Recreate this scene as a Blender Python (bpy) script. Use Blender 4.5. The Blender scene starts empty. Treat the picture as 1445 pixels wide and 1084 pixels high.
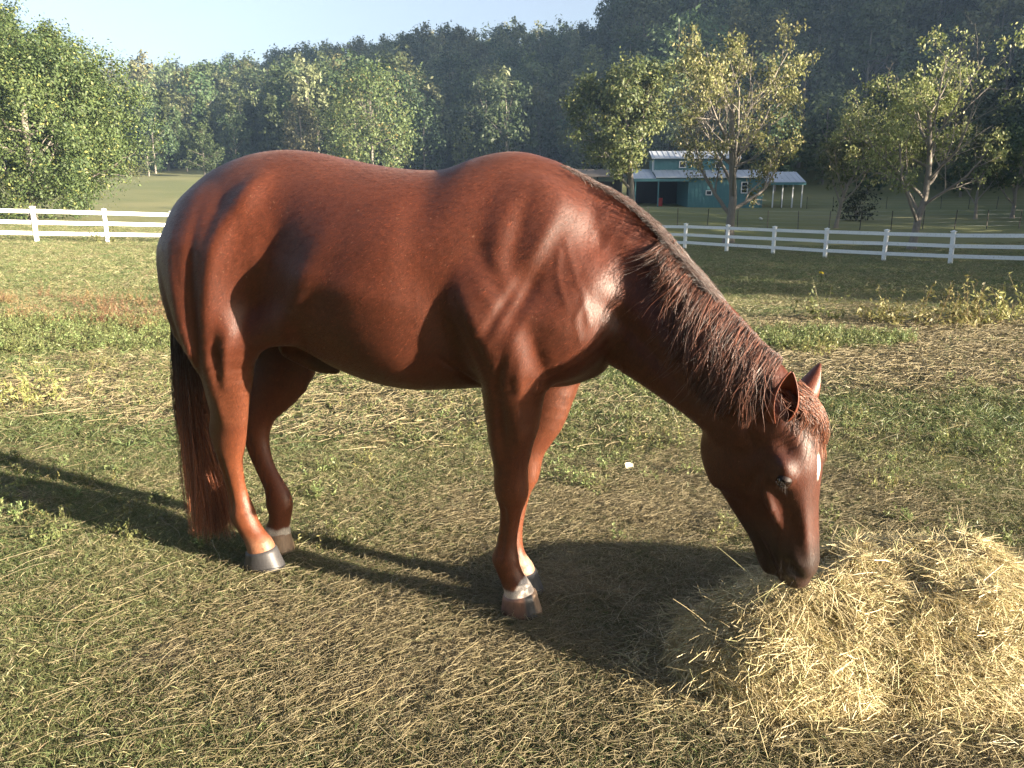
import bpy, bmesh, math, random
import numpy as np
from mathutils import Vector, Matrix, noise as mnoise

random.seed(7)
rng = np.random.default_rng(7)
SC = bpy.context.scene
COL = SC.collection

# ------------------------------------------------------------------ camera
CAM_H = 1.40
cam_data = bpy.data.cameras.new('camera')
cam_data.sensor_width = 36.0
cam_data.lens = 36.0 * 1090.0 / 1445.0
cam_data.clip_start = 0.05
cam_data.clip_end = 6000.0
cam = bpy.data.objects.new('camera', cam_data)
COL.objects.link(cam)
cam.location = (0, 0, CAM_H)
cam.rotation_euler = (math.radians(90 - 13.3), 0, 0)
SC.camera = cam

# ------------------------------------------------------------------ sky and sun
SUN_EL = math.radians(12.8)
SUN_AZ = math.radians(-26.0)          # direction towards the sun, measured from +X towards +Y
sun_dir = Vector((math.cos(SUN_AZ) * math.cos(SUN_EL), math.sin(SUN_AZ) * math.cos(SUN_EL), math.sin(SUN_EL)))
world = bpy.data.worlds.new('World')
SC.world = world
world.use_nodes = True
wn = world.node_tree
wn.nodes.clear()
w_out = wn.nodes.new('ShaderNodeOutputWorld')
w_bg = wn.nodes.new('ShaderNodeBackground')
w_sky = wn.nodes.new('ShaderNodeTexSky')
w_sky.sky_type = 'NISHITA'
w_sky.sun_disc = False
w_sky.sun_elevation = SUN_EL
w_sky.sun_rotation = math.pi / 2 - SUN_AZ
w_sky.altitude = 300
w_sky.air_density = 1.0
w_sky.dust_density = 3.5
w_sky.ozone_density = 1.5
w_bg.inputs['Strength'].default_value = 0.05
w_hs = wn.nodes.new('ShaderNodeHueSaturation')
w_hs.inputs['Hue'].default_value = 0.51
w_hs.inputs['Saturation'].default_value = 0.72
wn.links.new(w_sky.outputs[0], w_hs.inputs['Color'])
wn.links.new(w_hs.outputs[0], w_bg.inputs['Color'])
wn.links.new(w_bg.outputs[0], w_out.inputs['Surface'])

sun_data = bpy.data.lights.new('sun', 'SUN')
sun_data.energy = 5.0
sun_data.angle = math.radians(0.55)
sun_data.color = (1.0, 0.85, 0.66)
sun = bpy.data.objects.new('sun', sun_data)
COL.objects.link(sun)
sun.rotation_euler = sun_dir.to_track_quat('Z', 'Y').to_euler()

SC.view_settings.view_transform = 'Standard'
SC.view_settings.look = 'None'
SC.view_settings.exposure = 2.65
SC.view_settings.gamma = 1.0
SC.view_settings.use_curve_mapping = False
SC.render.engine = 'CYCLES'
SC.cycles.use_denoising = True
SC.cycles.max_bounces = 6
SC.cycles.diffuse_bounces = 3
SC.cycles.glossy_bounces = 3
SC.cycles.transmission_bounces = 4
SC.cycles.transparent_max_bounces = 8
SC.cycles.volume_bounces = 0

# ------------------------------------------------------------------ helpers
def tag(o, label=None, cat=None, group=None, kind=None):
    if label: o['label'] = label
    if cat: o['category'] = cat
    if group: o['group'] = group
    if kind: o['kind'] = kind
    return o

def empty(name, loc=(0, 0, 0), rz=0.0):
    o = bpy.data.objects.new(name, None)
    o.empty_display_size = 0.2
    COL.objects.link(o)
    o.location = loc
    o.rotation_euler = (0, 0, rz)
    return o

def mesh_np(name, V, F, smooth=True, mat_index=None):
    """V (n,3); F a list of (m,k) integer arrays."""
    if not isinstance(F, (list, tuple)):
        F = [F]
    F = [np.asarray(f, dtype=np.int32) for f in F if len(f)]
    me = bpy.data.meshes.new(name)
    V = np.ascontiguousarray(V, dtype=np.float32)
    me.vertices.add(len(V))
    me.vertices.foreach_set('co', V.ravel())
    nl = sum(f.size for f in F)
    nf = sum(len(f) for f in F)
    me.loops.add(nl)
    me.loops.foreach_set('vertex_index', np.concatenate([f.ravel() for f in F]))
    starts, off = [], 0
    for f in F:
        starts.append(off + np.arange(len(f), dtype=np.int32) * f.shape[1])
        off += f.size
    me.polygons.add(nf)
    me.polygons.foreach_set('loop_start', np.concatenate(starts).astype(np.int32))
    if mat_index is not None:
        me.polygons.foreach_set('material_index', np.asarray(mat_index, dtype=np.int32))
    me.update(calc_edges=True)
    if smooth:
        me.polygons.foreach_set('use_smooth', np.ones(nf, dtype=bool))
    me.validate()
    return me

def link(name, me, mat=None, parent=None, loc=None):
    o = bpy.data.objects.new(name, me)
    COL.objects.link(o)
    if mat is not None:
        for m in (mat if isinstance(mat, (list, tuple)) else [mat]):
            me.materials.append(m)
    if parent is not None:
        o.parent = parent
    if loc is not None:
        o.location = loc
    return o

def vcol(me, name, cols):
    a = me.attributes.new(name, 'FLOAT_COLOR', 'POINT')
    c = np.ones((len(cols), 4), dtype=np.float32)
    c[:, :cols.shape[1]] = cols
    a.data.foreach_set('color', c.ravel())

class Acc:
    """collects vertices / faces of simple solids"""
    def __init__(self):
        self.v = []; self.f = []
    def box(self, lo, hi):
        n = len(self.v)
        for z in (lo[2], hi[2]):
            for x, y in ((lo[0], lo[1]), (hi[0], lo[1]), (hi[0], hi[1]), (lo[0], hi[1])):
                self.v.append((x, y, z))
        for q in ((0, 3, 2, 1), (4, 5, 6, 7), (0, 1, 5, 4), (1, 2, 6, 5), (2, 3, 7, 6), (3, 0, 4, 7)):
            self.f.append([n + i for i in q])
        return self
    def bar(self, a, b, w, h):
        a = Vector(a); b = Vector(b); d = (b - a).normalized()
        s = d.cross(Vector((0, 0, 1)))
        if s.length < 1e-4: s = Vector((1, 0, 0))
        s.normalize(); u = s.cross(d)
        n = len(self.v)
        for p in (a, b):
            for i, j in ((-1, -1), (1, -1), (1, 1), (-1, 1)):
                self.v.append(tuple(p + s * (i * w / 2) + u * (j * h / 2)))
        for q in ((0, 3, 2, 1), (4, 5, 6, 7), (0, 1, 5, 4), (1, 2, 6, 5), (2, 3, 7, 6), (3, 0, 4, 7)):
            self.f.append([n + i for i in q])
        return self
    def tube(self, pts, rad, sides=6):
        n0 = len(self.v)
        for k, p in enumerate(pts):
            p = Vector(p)
            d = (Vector(pts[min(k + 1, len(pts) - 1)]) - Vector(pts[max(k - 1, 0)])).normalized()
            s = d.cross(Vector((0.2, 0.9, 0.35))).normalized(); u = s.cross(d)
            r = rad[k] if hasattr(rad, '__len__') else rad
            for i in range(sides):
                a = 2 * math.pi * i / sides
                self.v.append(tuple(p + s * (math.cos(a) * r) + u * (math.sin(a) * r)))
        for k in range(len(pts) - 1):
            for i in range(sides):
                a = n0 + k * sides + i; b = n0 + k * sides + (i + 1) % sides
                self.f.append([a, b, b + sides, a + sides])
        self.f.append([n0 + i for i in range(sides)][::-1])
        self.f.append([n0 + (len(pts) - 1) * sides + i for i in range(sides)])
        return self
    def mesh(self, name, smooth=False, bevel=0.0):
        me = bpy.data.meshes.new(name)
        me.from_pydata(self.v, [], self.f)
        if bevel:
            bm = bmesh.new(); bm.from_mesh(me)
            bmesh.ops.bevel(bm, geom=list(bm.edges), offset=bevel, segments=2, affect='EDGES', profile=0.5)
            bm.to_mesh(me); bm.free()
        me.update()
        if smooth:
            me.polygons.foreach_set('use_smooth', np.ones(len(me.polygons), dtype=bool))
        return me

class NT:
    """small wrapper for building node materials"""
    def __init__(self, name):
        self.m = bpy.data.materials.new(name)
        self.m.use_nodes = True
        self.t = self.m.node_tree
        self.t.nodes.clear()
        self.out = self.t.nodes.new('ShaderNodeOutputMaterial')
    def n(self, typ, **kw):
        nd = self.t.nodes.new('ShaderNode' + typ)
        for k, v in kw.items():
            if k.startswith('_'):
                setattr(nd, k[1:], v)
            else:
                key = int(k[1:]) if (k[0] == 'i' and k[1:].isdigit()) else k.replace('__', ' ')
                self.set(nd, key, v)
        return nd
    def set(self, nd, key, v):
        if isinstance(v, bpy.types.NodeSocket):
            self.t.links.new(v, nd.inputs[key])
        elif isinstance(v, bpy.types.Node):
            self.t.links.new(v.outputs[0], nd.inputs[key])
        else:
            s = nd.inputs[key]
            if s.type == 'RGBA' and len(v) == 3: v = (*v, 1)
            s.default_value = v
    def link(self, a, b):
        self.t.links.new(a, b)
    def coord(self, kind='Object', scale=(1, 1, 1)):
        c = self.t.nodes.new('ShaderNodeTexCoord')
        mp = self.t.nodes.new('ShaderNodeMapping')
        mp.inputs['Scale'].default_value = scale
        self.link(c.outputs[kind], mp.inputs['Vector'])
        return mp.outputs[0]
    def noise(self, vec, scale, detail=4, rough=0.55, dist=0.0):
        nd = self.n('TexNoise', Vector=vec, Scale=scale, Detail=detail, Roughness=rough, Distortion=dist)
        return nd.outputs[0]
    def ramp(self, fac, stops):
        r = self.t.nodes.new('ShaderNodeValToRGB')
        self.link(fac, r.inputs[0])
        e = r.color_ramp.elements
        while len(e) < len(stops): e.new(0.5)
        for k, (p, c) in enumerate(stops):
            e[k].position = p
            e[k].color = (*c, 1) if hasattr(c, '__len__') else (c, c, c, 1)
        return r.outputs[0]
    def mix(self, fac, a, b, blend='MIX'):
        nd = self.t.nodes.new('ShaderNodeMix'); nd.data_type = 'RGBA'; nd.blend_type = blend
        for i, v in ((0, fac), (6, a), (7, b)):
            if isinstance(v, bpy.types.NodeSocket): self.link(v, nd.inputs[i])
            elif i == 0: nd.inputs[0].default_value = v
            else: nd.inputs[i].default_value = (*v, 1) if len(v) == 3 else v
        return nd.outputs[2]
    def math(self, op, a, b=0.0, clamp=False):
        nd = self.t.nodes.new('ShaderNodeMath'); nd.operation = op; nd.use_clamp = clamp
        for i, v in ((0, a), (1, b)):
            if isinstance(v, bpy.types.NodeSocket): self.link(v, nd.inputs[i])
            else: nd.inputs[i].default_value = v
        return nd.outputs[0]
    def bump(self, h, strength=0.3, dist=0.01):
        nd = self.n('Bump', Strength=strength, Distance=dist, Height=h)
        return nd.outputs[0]
    def attr(self, name):
        nd = self.t.nodes.new('ShaderNodeAttribute'); nd.attribute_name = name
        return nd
    def objrand(self):
        return self.t.nodes.new('ShaderNodeObjectInfo').outputs['Random']
    def principled(self, color, rough=0.6, spec=0.5, normal=None, **kw):
        p = self.t.nodes.new('ShaderNodeBsdfPrincipled')
        self.set(p, 'Base Color', color); self.set(p, 'Roughness', rough)
        self.set(p, 'Specular IOR Level', spec)
        if normal is not None: self.link(normal, p.inputs['Normal'])
        for k, v in kw.items(): self.set(p, k.replace('__', ' '), v)
        self.link(p.outputs[0], self.out.inputs['Surface'])
        self.p = p
        return self.m

def strands(paths, w0, w1, flat=False, sides=3, cols=None, sway=None):
    """paths (n,k,3) -> tubes (3-sided) or flat ribbons; width w0 at root, w1 at tip (scalars or (n,))."""
    n, k, _ = paths.shape
    T = np.gradient(paths, axis=1)
    T /= np.linalg.norm(T, axis=2, keepdims=True) + 1e-9
    ref = rng.normal(size=(n, 1, 3)); ref /= np.linalg.norm(ref, axis=2, keepdims=True)
    S = np.cross(T, ref); S /= np.linalg.norm(S, axis=2, keepdims=True) + 1e-9
    U = np.cross(S, T)
    w0 = np.broadcast_to(np.asarray(w0, float), (n,))[:, None, None]
    w1 = np.broadcast_to(np.asarray(w1, float), (n,))[:, None, None]
    t = np.linspace(0, 1, k)[None, :, None]
    w = w0 * (1 - t) + w1 * t
    if flat:
        ring = np.stack([paths - S * w, paths + S * w], axis=2); m = 2
        idx = np.arange(n * k * m).reshape(n, k, m)
        F = np.stack([idx[:, :-1, 0], idx[:, :-1, 1], idx[:, 1:, 1], idx[:, 1:, 0]], axis=-1).reshape(-1, 4)
    else:
        m = sides
        ang = 2 * np.pi * np.arange(m) / m
        ring = np.stack([paths + S * w * math.cos(a) + U * w * math.sin(a) for a in ang], axis=2)
        idx = np.arange(n * k * m).reshape(n, k, m)
        F = []
        for j in range(m):
            j2 = (j + 1) % m
            F.append(np.stack([idx[:, :-1, j], idx[:, :-1, j2], idx[:, 1:, j2], idx[:, 1:, j]], axis=-1).reshape(-1, 4))
        F = np.concatenate(F)
    V = ring.reshape(-1, 3)
    C = None
    if cols is not None:
        C = np.repeat(cols, k * m, axis=0) if cols.ndim == 2 else np.repeat(cols.reshape(-1, cols.shape[-1]), m, axis=0)
    return V, F, C
# ================================================================== terrain
CTRL = np.array([
    (0, 0, 0), (-3, 3, 0), (3, 3, 0), (0, 8, 0), (-6, 8, 0), (7, 9, 0.0), (-14, 14, 0.02), (8, 16, -0.12), (0, 20, -0.1), (20, 12, -0.1), (-30, 15, 0.2), (0, -15, 0), (25, -10, 0), (-25, -10, 0),
    (-17.0, 28, 0.01), (-14.5, 29.3, -0.10), (-13.2, 30.7, -0.18), (8.55, 39, -0.89), (16.3, 29, -0.87), (12.9, 47, -1.0), (9.5, 62, 0.5), (22.6, 55, -0.4), (20.4, 40, -0.98),
    (35, 60, 0.1), (21.5, 87, 0.75), (-48, 125, 5.2), (-28, 60, 0.55), (3, 46, -0.9), (40, 45, -0.6), (-28, 45, 0.3), (0, 90, 1.2), (-60, 90, 2.6), (45, 100, 1.4), (0, 130, 4.6), (-110, 110, 4.0),
    (-100, 20, 1.0), (100, 30, 1.0), (60, 75, 0.6), (-90, -90, 0), (90, -90, 0), (100, 130, 4), (-40, 150, 6.5), (60, -40, 0), (-60, -40, 0)], float)
def _tps(r2): return 0.5 * r2 * np.log(r2 + 1e-9)
_n = len(CTRL)
_D = ((CTRL[:, None, :2] - CTRL[None, :, :2]) ** 2).sum(2)
_A = np.zeros((_n + 3, _n + 3)); _A[:_n, :_n] = _tps(_D) + np.eye(_n) * 0.5
_A[:_n, _n] = 1; _A[:_n, _n + 1:] = CTRL[:, :2]; _A[_n:, :_n] = _A[:_n, _n:].T
_W = np.linalg.solve(_A, np.concatenate([CTRL[:, 2], [0, 0, 0]]))
def sm(a, b, x):
    t = np.clip((x - a) / (b - a), 0, 1); return t * t * (3 - 2 * t)
def vnoise(x, y, s, seed=0):
    """value noise in numpy, range 0..1"""
    x = np.asarray(x) * s + seed * 17.13; y = np.asarray(y) * s - seed * 9.71
    xi = np.floor(x).astype(np.int64); yi = np.floor(y).astype(np.int64)
    fx = x - xi; fy = y - yi; fx = fx * fx * (3 - 2 * fx); fy = fy * fy * (3 - 2 * fy)
    def hsh(a, b):
        h = (a * 374761393 + b * 668265263 + seed * 1442695) & 0x7fffffff
        h = ((h ^ (h >> 13)) * 1274126177) & 0x7fffffff
        return ((h ^ (h >> 16)) & 0xffff) / 65535.0
    return (hsh(xi, yi) * (1 - fx) + hsh(xi + 1, yi) * fx) * (1 - fy) + (hsh(xi, yi + 1) * (1 - fx) + hsh(xi + 1, yi + 1) * fx) * fy
def fbm(x, y, s, seed=0, o=3):
    v = 0; a = 0.5; t = 0
    for i in range(o):
        v = v + a * vnoise(x, y, s * 2 ** i, seed + i); t += a; a *= 0.5
    return v / t
def hill(x, y):
    r = np.hypot(x, y); az = x / np.maximum(y, 1e-3)
    az = np.where(y > 0, np.clip(az, -3, 6), np.where(x > 0, 6, -3))
    left_t = np.interp(az, [-3, -1.2, -0.48, -0.38, -0.2, -0.1, 0.1, 0.2, 6], [2.5, 4.8, 6.6, 7.1, 8.9, 9.8, 10.3, 10.6, 10.6])
    HL_ = np.tan(np.radians(left_t)) * 305 - 17.5
    r0 = np.interp(az, [-3, -0.4, 0.1, 6], [170, 138, 132, 132])
    a = HL_ * sm(r0, 318, r) ** 0.92
    right_t = np.interp(az, [0.08, 0.135, 0.2, 0.35, 0.7, 1.5, 3, 6], [10.5, 13.4, 15.5, 18.5, 22.5, 27, 26, 14])
    HR_ = np.tan(np.radians(right_t)) * 235 - 15
    b = HR_ * sm(112, 240, r) ** 0.95
    w = sm(0.09, 0.145, az)
    hgt = np.maximum(a * (1 - w) + b * w, a * (az < 0.12))
    hgt = np.where(az > 5.5, 0, hgt) * sm(-10, 60, np.where(x > 60, y, 61))
    hgt = hgt * sm(-40, 60, y)
    return hgt + 5.0 * (fbm(x, y, 0.02, 5) - 0.5) * sm(140, 220, r)
def height(x, y):
    x = np.asarray(x, float); y = np.asarray(y, float)
    shp = x.shape; x = x.ravel(); y = y.ravel()
    xc = np.clip(x, -140, 140); yc = np.clip(y, -100, 155)
    r2 = (xc[:, None] - CTRL[None, :, 0]) ** 2 + (yc[:, None] - CTRL[None, :, 1]) ** 2
    z = _tps(r2) @ _W[:_n] + _W[_n] + _W[_n + 1] * xc + _W[_n + 2] * yc
    z = z + hill(x, y)
    r = np.hypot(x, y)
    near = 1 - sm(6, 14, r)
    z = z * (1 - near)
    z = z + 0.022 * (fbm(x, y, 1.3, 3, 3) - 0.5) * (1 - sm(20, 40, r)) + 0.05 * (fbm(x, y, 0.35, 8, 2) - 0.5) * sm(7, 12, r)
    z = z - 0.012
    return z.reshape(shp)

rr = np.concatenate([[0.0], np.geomspace(0.25, 30, 150), np.geomspace(31, 400, 90)])
aa = np.radians(np.arange(0, 360, 1.0)); aa = np.sort(np.concatenate([aa, np.radians(np.arange(50.5, 130, 1.0))]))
RX = rr[1:, None] * np.cos(aa)[None]; RY = rr[1:, None] * np.sin(aa)[None]
V = np.stack([RX, RY, height(RX, RY)], -1).reshape(-1, 3)
na = len(aa); nr = len(rr) - 1
ii = np.arange(nr * na).reshape(nr, na)
F = np.stack([ii[:-1], ii[1:], np.roll(ii[1:], -1, 1), np.roll(ii[:-1], -1, 1)], -1).reshape(-1, 4)
V = np.vstack([V, [[0, 0, height(np.array([0.]), np.array([0.]))[0]]]])
T = np.stack([np.full(na, nr * na), ii[0], np.roll(ii[0], -1)], -1)

# how much dry straw lies on the ground at a place
def straw_amount(x, y):
    pile = np.exp(-(((x - 0.95) / 1.5) ** 2 + ((y - 2.25) / 0.95) ** 2))
    feet = 0.75 * np.exp(-(((x + 0.1) / 1.0) ** 2 + ((y - 2.55) / 0.55) ** 2))
    path = 0.95 * np.exp(-((y - 6.6 - 0.05 * x) / 0.75) ** 2) * sm(1.8, 3.2, x)
    path2 = 0.6 * np.exp(-((y - 8.6) / 0.9) ** 2) * sm(2.0, 4.0, x)
    mid = 0.55 * np.exp(-(((x - 1.0) / 1.2) ** 2 + ((y - 3.6) / 0.5) ** 2))
    left = 0.45 * np.exp(-(((x + 3.0) / 2.2) ** 2 + ((y - 5.2) / 0.8) ** 2))
    fg = 0.08 * (1 - sm(2.3, 3.2, y))
    n = fbm(x, y, 1.4, 11, 3)
    return np.clip(0.35 * (fbm(x, y, 0.55, 19, 2) - 0.45) * 2 + pile + feet + path + path2 + mid + left + fg + (n - 0.5) * 1.0, 0, 1)

me = mesh_np('ground', V, [F, T])
rad = np.hypot(V[:, 0], V[:, 1])
sa = straw_amount(V[:, 0], V[:, 1]) * (1 - sm(9, 13, rad))
wood = hill(V[:, 0], V[:, 1]) > 0.8
gv = np.stack([sa, sm(135, 150, rad) * wood, rad / 100], 1)
vcol(me, 'zones', gv)
t = NT('pasture')
zo = t.attr('zones'); sep = t.n('SeparateColor', Color=zo.outputs['Color'])
P_ = t.coord('Object')
nA = t.noise(P_, 0.35, 5, 0.6); nB = t.noise(P_, 3.5, 6, 0.65); nC = t.noise(P_, 28, 5, 0.7); nD = t.noise(P_, 0.05, 4, 0.6)
green = t.mix(t.ramp(nB, [(0.35, 0.0), (0.65, 1.0)]), (0.050, 0.068, 0.024), (0.100, 0.118, 0.045))
green = t.mix(t.ramp(nA, [(0.4, 0.0), (0.7, 0.6)]), green, (0.12, 0.125, 0.045))
soil = t.mix(nC, (0.050, 0.036, 0.022), (0.15, 0.115, 0.07))
near = t.mix(t.ramp(t.math('ADD', nB, t.math('MULTIPLY', nC, 0.35)), [(0.52, 0.0), (0.80, 0.75)]), soil, green)
far = t.mix(t.ramp(nC, [(0.35, 0.0), (0.75, 0.25)]), t.mix(nB, (0.105, 0.125, 0.050), (0.165, 0.175, 0.078)), (0.060, 0.070, 0.030))
far = t.mix(t.ramp(nD, [(0.45, 0.0), (0.65, 0.5)]), far, (0.24, 0.22, 0.11))
base = t.mix(t.ramp(sep.outputs[2], [(0.07, 0.0), (0.16, 1.0)]), near, far)
straw = t.mix(nC, (0.10, 0.08, 0.05), (0.26, 0.215, 0.135))
base = t.mix(t.math('MULTIPLY', sep.outputs[0], t.ramp(nC, [(0.3, 0.2), (0.6, 1.0)])), base, straw)
base = t.mix(sep.outputs[1], base, (0.030, 0.034, 0.018))
M_GROUND = t.principled(base, 0.95, 0.15, t.bump(t.math('ADD', nC, t.math('MULTIPLY', nB, 0.6)), 0.9, 0.02))
ground = link('ground', me, M_GROUND)
ground['kind'] = 'structure'

def hz(x, y): return float(height(np.array([float(x)]), np.array([float(y)]))[0])

# ================================================================== plant materials
def leaf_mat(name, trans=0.35, rough=0.55):
    t = NT(name)
    col = t.attr('leafcol').outputs['Color']
    orn = t.objrand()
    col2 = t.n('HueSaturation', Color=col, Hue=t.math('ADD', t.math('MULTIPLY', orn, 0.05), 0.475), Value=t.math('ADD', t.math('MULTIPLY', orn, 0.5), 0.75)).outputs[0]
    p = t.n('BsdfPrincipled', Roughness=rough); t.link(col2, p.inputs['Base Color']); p.inputs['Specular IOR Level'].default_value = 0.35
    tr = t.n('BsdfTranslucent', Color=col2)
    mx = t.n('MixShader'); mx.inputs[0].default_value = trans
    t.link(p.outputs[0], mx.inputs[1]); t.link(tr.outputs[0], mx.inputs[2])
    t.link(mx.outputs[0], t.out.inputs['Surface'])
    return t.m
M_LEAF = leaf_mat('foliage')
t = NT('bark'); bp = t.coord('Object', (6, 6, 1.2))
bn = t.noise(bp, 2.5, 5, 0.7)
M_BARK = t.principled(t.mix(bn, (0.09, 0.08, 0.065), (0.30, 0.27, 0.23)), 0.9, 0.2, t.bump(bn, 0.8, 0.03))

def leaf_quads(cent, size, rs, up=0.3, asp=0.55, droop=0.0, out=None):
    """rhombic leaves; size (n,)"""
    n = len(cent)
    d = rs.normal(size=(n, 3)); d[:, 2] -= droop; d /= np.linalg.norm(d, axis=1, keepdims=True)
    r = rs.normal(size=(n, 3)); r[:, 2] += up
    if out is not None:
        r = out * 1.15 + rs.normal(size=(n, 3)) * 0.6; r /= np.linalg.norm(r, axis=1, keepdims=True) + 1e-9
        d = d - r * (d * r).sum(1, keepdims=True); d /= np.linalg.norm(d, axis=1, keepdims=True) + 1e-9
    s = np.cross(d, r); s /= np.linalg.norm(s, axis=1, keepdims=True) + 1e-9
    size = np.asarray(size)[:, None]
    V = np.stack([cent - d * size, cent + s * size * asp, cent + d * size, cent - s * size * asp], 1)
    F = np.arange(n * 4).reshape(n, 4)
    return V.reshape(-1, 3), F

class Tree:
    def __init__(self, seed):
        self.r = np.random.default_rng(seed); self.bv = []; self.bf = []; self.nb = 0; self.tips = []
    def tube(self, pts, rads, sides):
        pts = np.asarray(pts); k = len(pts)
        T = np.gradient(pts, axis=0); T /= np.linalg.norm(T, axis=1, keepdims=True) + 1e-9
        ref = np.array([0.31, 0.83, 0.46]); S = np.cross(T, ref); S /= np.linalg.norm(S, axis=1, keepdims=True) + 1e-9; U = np.cross(S, T)
        a = 2 * np.pi * np.arange(sides) / sides
        R = pts[:, None] + (S[:, None] * np.cos(a)[None, :, None] + U[:, None] * np.sin(a)[None, :, None]) * np.asarray(rads)[:, None, None]
        idx = self.nb + np.arange(k * sides).reshape(k, sides)
        F = np.stack([idx[:-1], np.roll(idx[:-1], -1, 1), np.roll(idx[1:], -1, 1), idx[1:]], -1).reshape(-1, 4)
        self.bv.append(R.reshape(-1, 3)); self.bf.append(F); self.nb += k * sides
    def grow(self, p, d, L, r, lev, P):
        rs = self.r; mx = P['levels']
        n = max(4, int(4 + L * 1.2)) if lev < mx else 4
        pts = [np.array(p, float)]; dirs = [d]
        for i in range(n):
            d = d + rs.normal(0, P['wander'][lev], 3) + np.array([0, 0, P['trop'][lev]])
            d /= np.linalg.norm(d)
            pts.append(pts[-1] + d * L / n); dirs.append(d)
        f = np.linspace(0, 1, n + 1)
        r1 = r * P['taper'][lev]
        rads = r * (1 - f) + r1 * f
        if lev == 0: rads[0] *= 1.45; rads[1] *= 1.08
        self.tube(pts, rads, 8 if lev == 0 else (5 if lev < mx - 1 else 3))
        pts = np.array(pts)
        if lev >= P.get('leaf_from', mx):
            for q in np.linspace(0.15 if lev == mx else 0.5, 1, P['leafpts']):
                i = q * n; a = int(min(n - 1, i)); self.tips.append(pts[a] + (pts[a + 1] - pts[a]) * (i - a))
        if lev < mx:
            K = P['kids'][lev]
            for j in range(K):
                q = P['start'][lev] + (1 - P['start'][lev]) * (j + rs.random()) / K
                i = q * n; a = int(min(n - 1, i)); pp = pts[a] + (pts[a + 1] - pts[a]) * (i - a)
                az = j * 2.4 + rs.random() * 1.2 + lev
                dd = dirs[a + 1]
                s = np.cross(dd, [0.3, 0.2, 0.93]); s /= np.linalg.norm(s) + 1e-9; u = np.cross(s, dd)
                out = s * math.cos(az) + u * math.sin(az)
                ang = math.radians(P['angle'][lev] * rs.uniform(0.75, 1.25))
                nd = dd * math.cos(ang) + out * math.sin(ang)
                ln = L * P['ratio'][lev] * rs.uniform(0.7, 1.15) * (1 - P['shorten'][lev] * (q - P['start'][lev]) / (1 - P['start'][lev] + 1e-6))
                rr_ = np.interp(q, f, rads) * P['rr'][lev]
                self.grow(pp, nd / np.linalg.norm(nd), ln, rr_, lev + 1, P)
    def leaves(self, per, spread, size, cols, droop=0.0, keep=1.0, bottom=None, centre=None):
        rs = self.r
        tips = np.array(self.tips)
        if keep < 1:
            w = fbm(tips[:, 0] + 9, tips[:, 1] + tips[:, 2], 0.6, 2)
            tips = tips[w > np.quantile(w, 1 - keep)]
        tt = np.repeat(tips, per, axis=0)
        c = tt + rs.normal(0, spread, (len(tips) * per, 3))
        if bottom is not None: tt = tt[c[:, 2] > bottom]; c = c[c[:, 2] > bottom]
        out = None
        if centre is not None:
            o1 = c - tt; o1 /= np.linalg.norm(o1, axis=1, keepdims=True) + 1e-9
            o2 = tt - np.array(centre); o2 /= np.linalg.norm(o2, axis=1, keepdims=True) + 1e-9
            out = o1 * 0.75 + o2 * 0.5 + np.array([0, 0, 0.25]); out /= np.linalg.norm(out, axis=1, keepdims=True) + 1e-9
        sz = size * rs.uniform(0.55, 1.25, len(c))
        V, F = leaf_quads(c, sz, rs, droop=droop, out=out)
        w = np.clip(fbm(c[:, 0], c[:, 1] + c[:, 2] * 0.7, 0.5, 4, 3) * 1.6 - 0.3 + rs.normal(0, 0.22, len(c)), 0, 1)[:, None]
        C = np.array(cols[0]) * (1 - w) + np.array(cols[1]) * w
        C = C * rs.uniform(0.7, 1.3, (len(c), 1))
        if len(cols) > 2:
            m = rs.random(len(c)) < cols[3]; C[m] = np.array(cols[2]) * rs.uniform(0.7, 1.2, (m.sum(), 1))
        return V, F, np.repeat(C, 4, axis=0)

def place_tree(name, label, group, T, LV, loc, rz=0, cat='tree', crown='crown', up_axis=None):
    root = empty(name, loc, rz); tag(root, label, cat, group)
    bw = mesh_np('trunk', np.vstack(T.bv), np.vstack(T.bf))
    link('trunk', bw, M_BARK, root)
    V, F, C = LV
    lm = mesh_np(crown, V, F, smooth=False); vcol(lm, 'leafcol', C)
    link(crown, lm, M_LEAF, root)
    return root
def copy_tree(src, loc, rz, sc, label, group=None):
    c = src.copy(); COL.objects.link(c); c.location = loc; c.rotation_euler = (0, 0, rz); c.scale = sc
    c['label'] = label
    if group: c['group'] = group
    for ch in [o for o in src.children]:
        d = ch.copy(); COL.objects.link(d); d.parent = c
    return c

# ---- wide leafy tree on the left, beyond the fence
PM = dict(levels=3, wander=[0.06, 0.13, 0.18, 0.2], trop=[0.02, 0.05, 0.03, 0.0], taper=[0.35, 0.3, 0.3, 0.3], kids=[16, 9, 5], start=[0.10, 0.2, 0.2], angle=[66, 48, 45],
          ratio=[0.60, 0.48, 0.5], shorten=[0.52, 0.3, 0.2], rr=[0.5, 0.5, 0.5], leafpts=5, leaf_from=2)
T = Tree(21); T.grow((0, 0, -0.1), np.array([0, 0, 1.]), 9.8, 0.30, 0, PM)
rs = T.r
u = rs.normal(size=(1500, 3)); u /= np.linalg.norm(u, axis=1, keepdims=True); u *= rs.uniform(0.40, 1.0, (1500, 1)) ** 0.4
lump = 1 + 0.42 * (fbm(u[:, 0] * 3 + 5, u[:, 1] * 3 + u[:, 2] * 2, 1.0, 3, 2) - 0.5) * 2
u = u * lump[:, None] * np.array([6.3, 6.3, 5.5]) + np.array([0, 0, 5.5])
T.tips = T.tips[::3] + list(u) * 3
LV = T.leaves(18, 0.28, 0.092, [(0.045, 0.070, 0.024), (0.110, 0.135, 0.045), (0.26, 0.25, 0.08), 0.04], droop=0.5, bottom=0.15, centre=(0, 0, 4.5))
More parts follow.
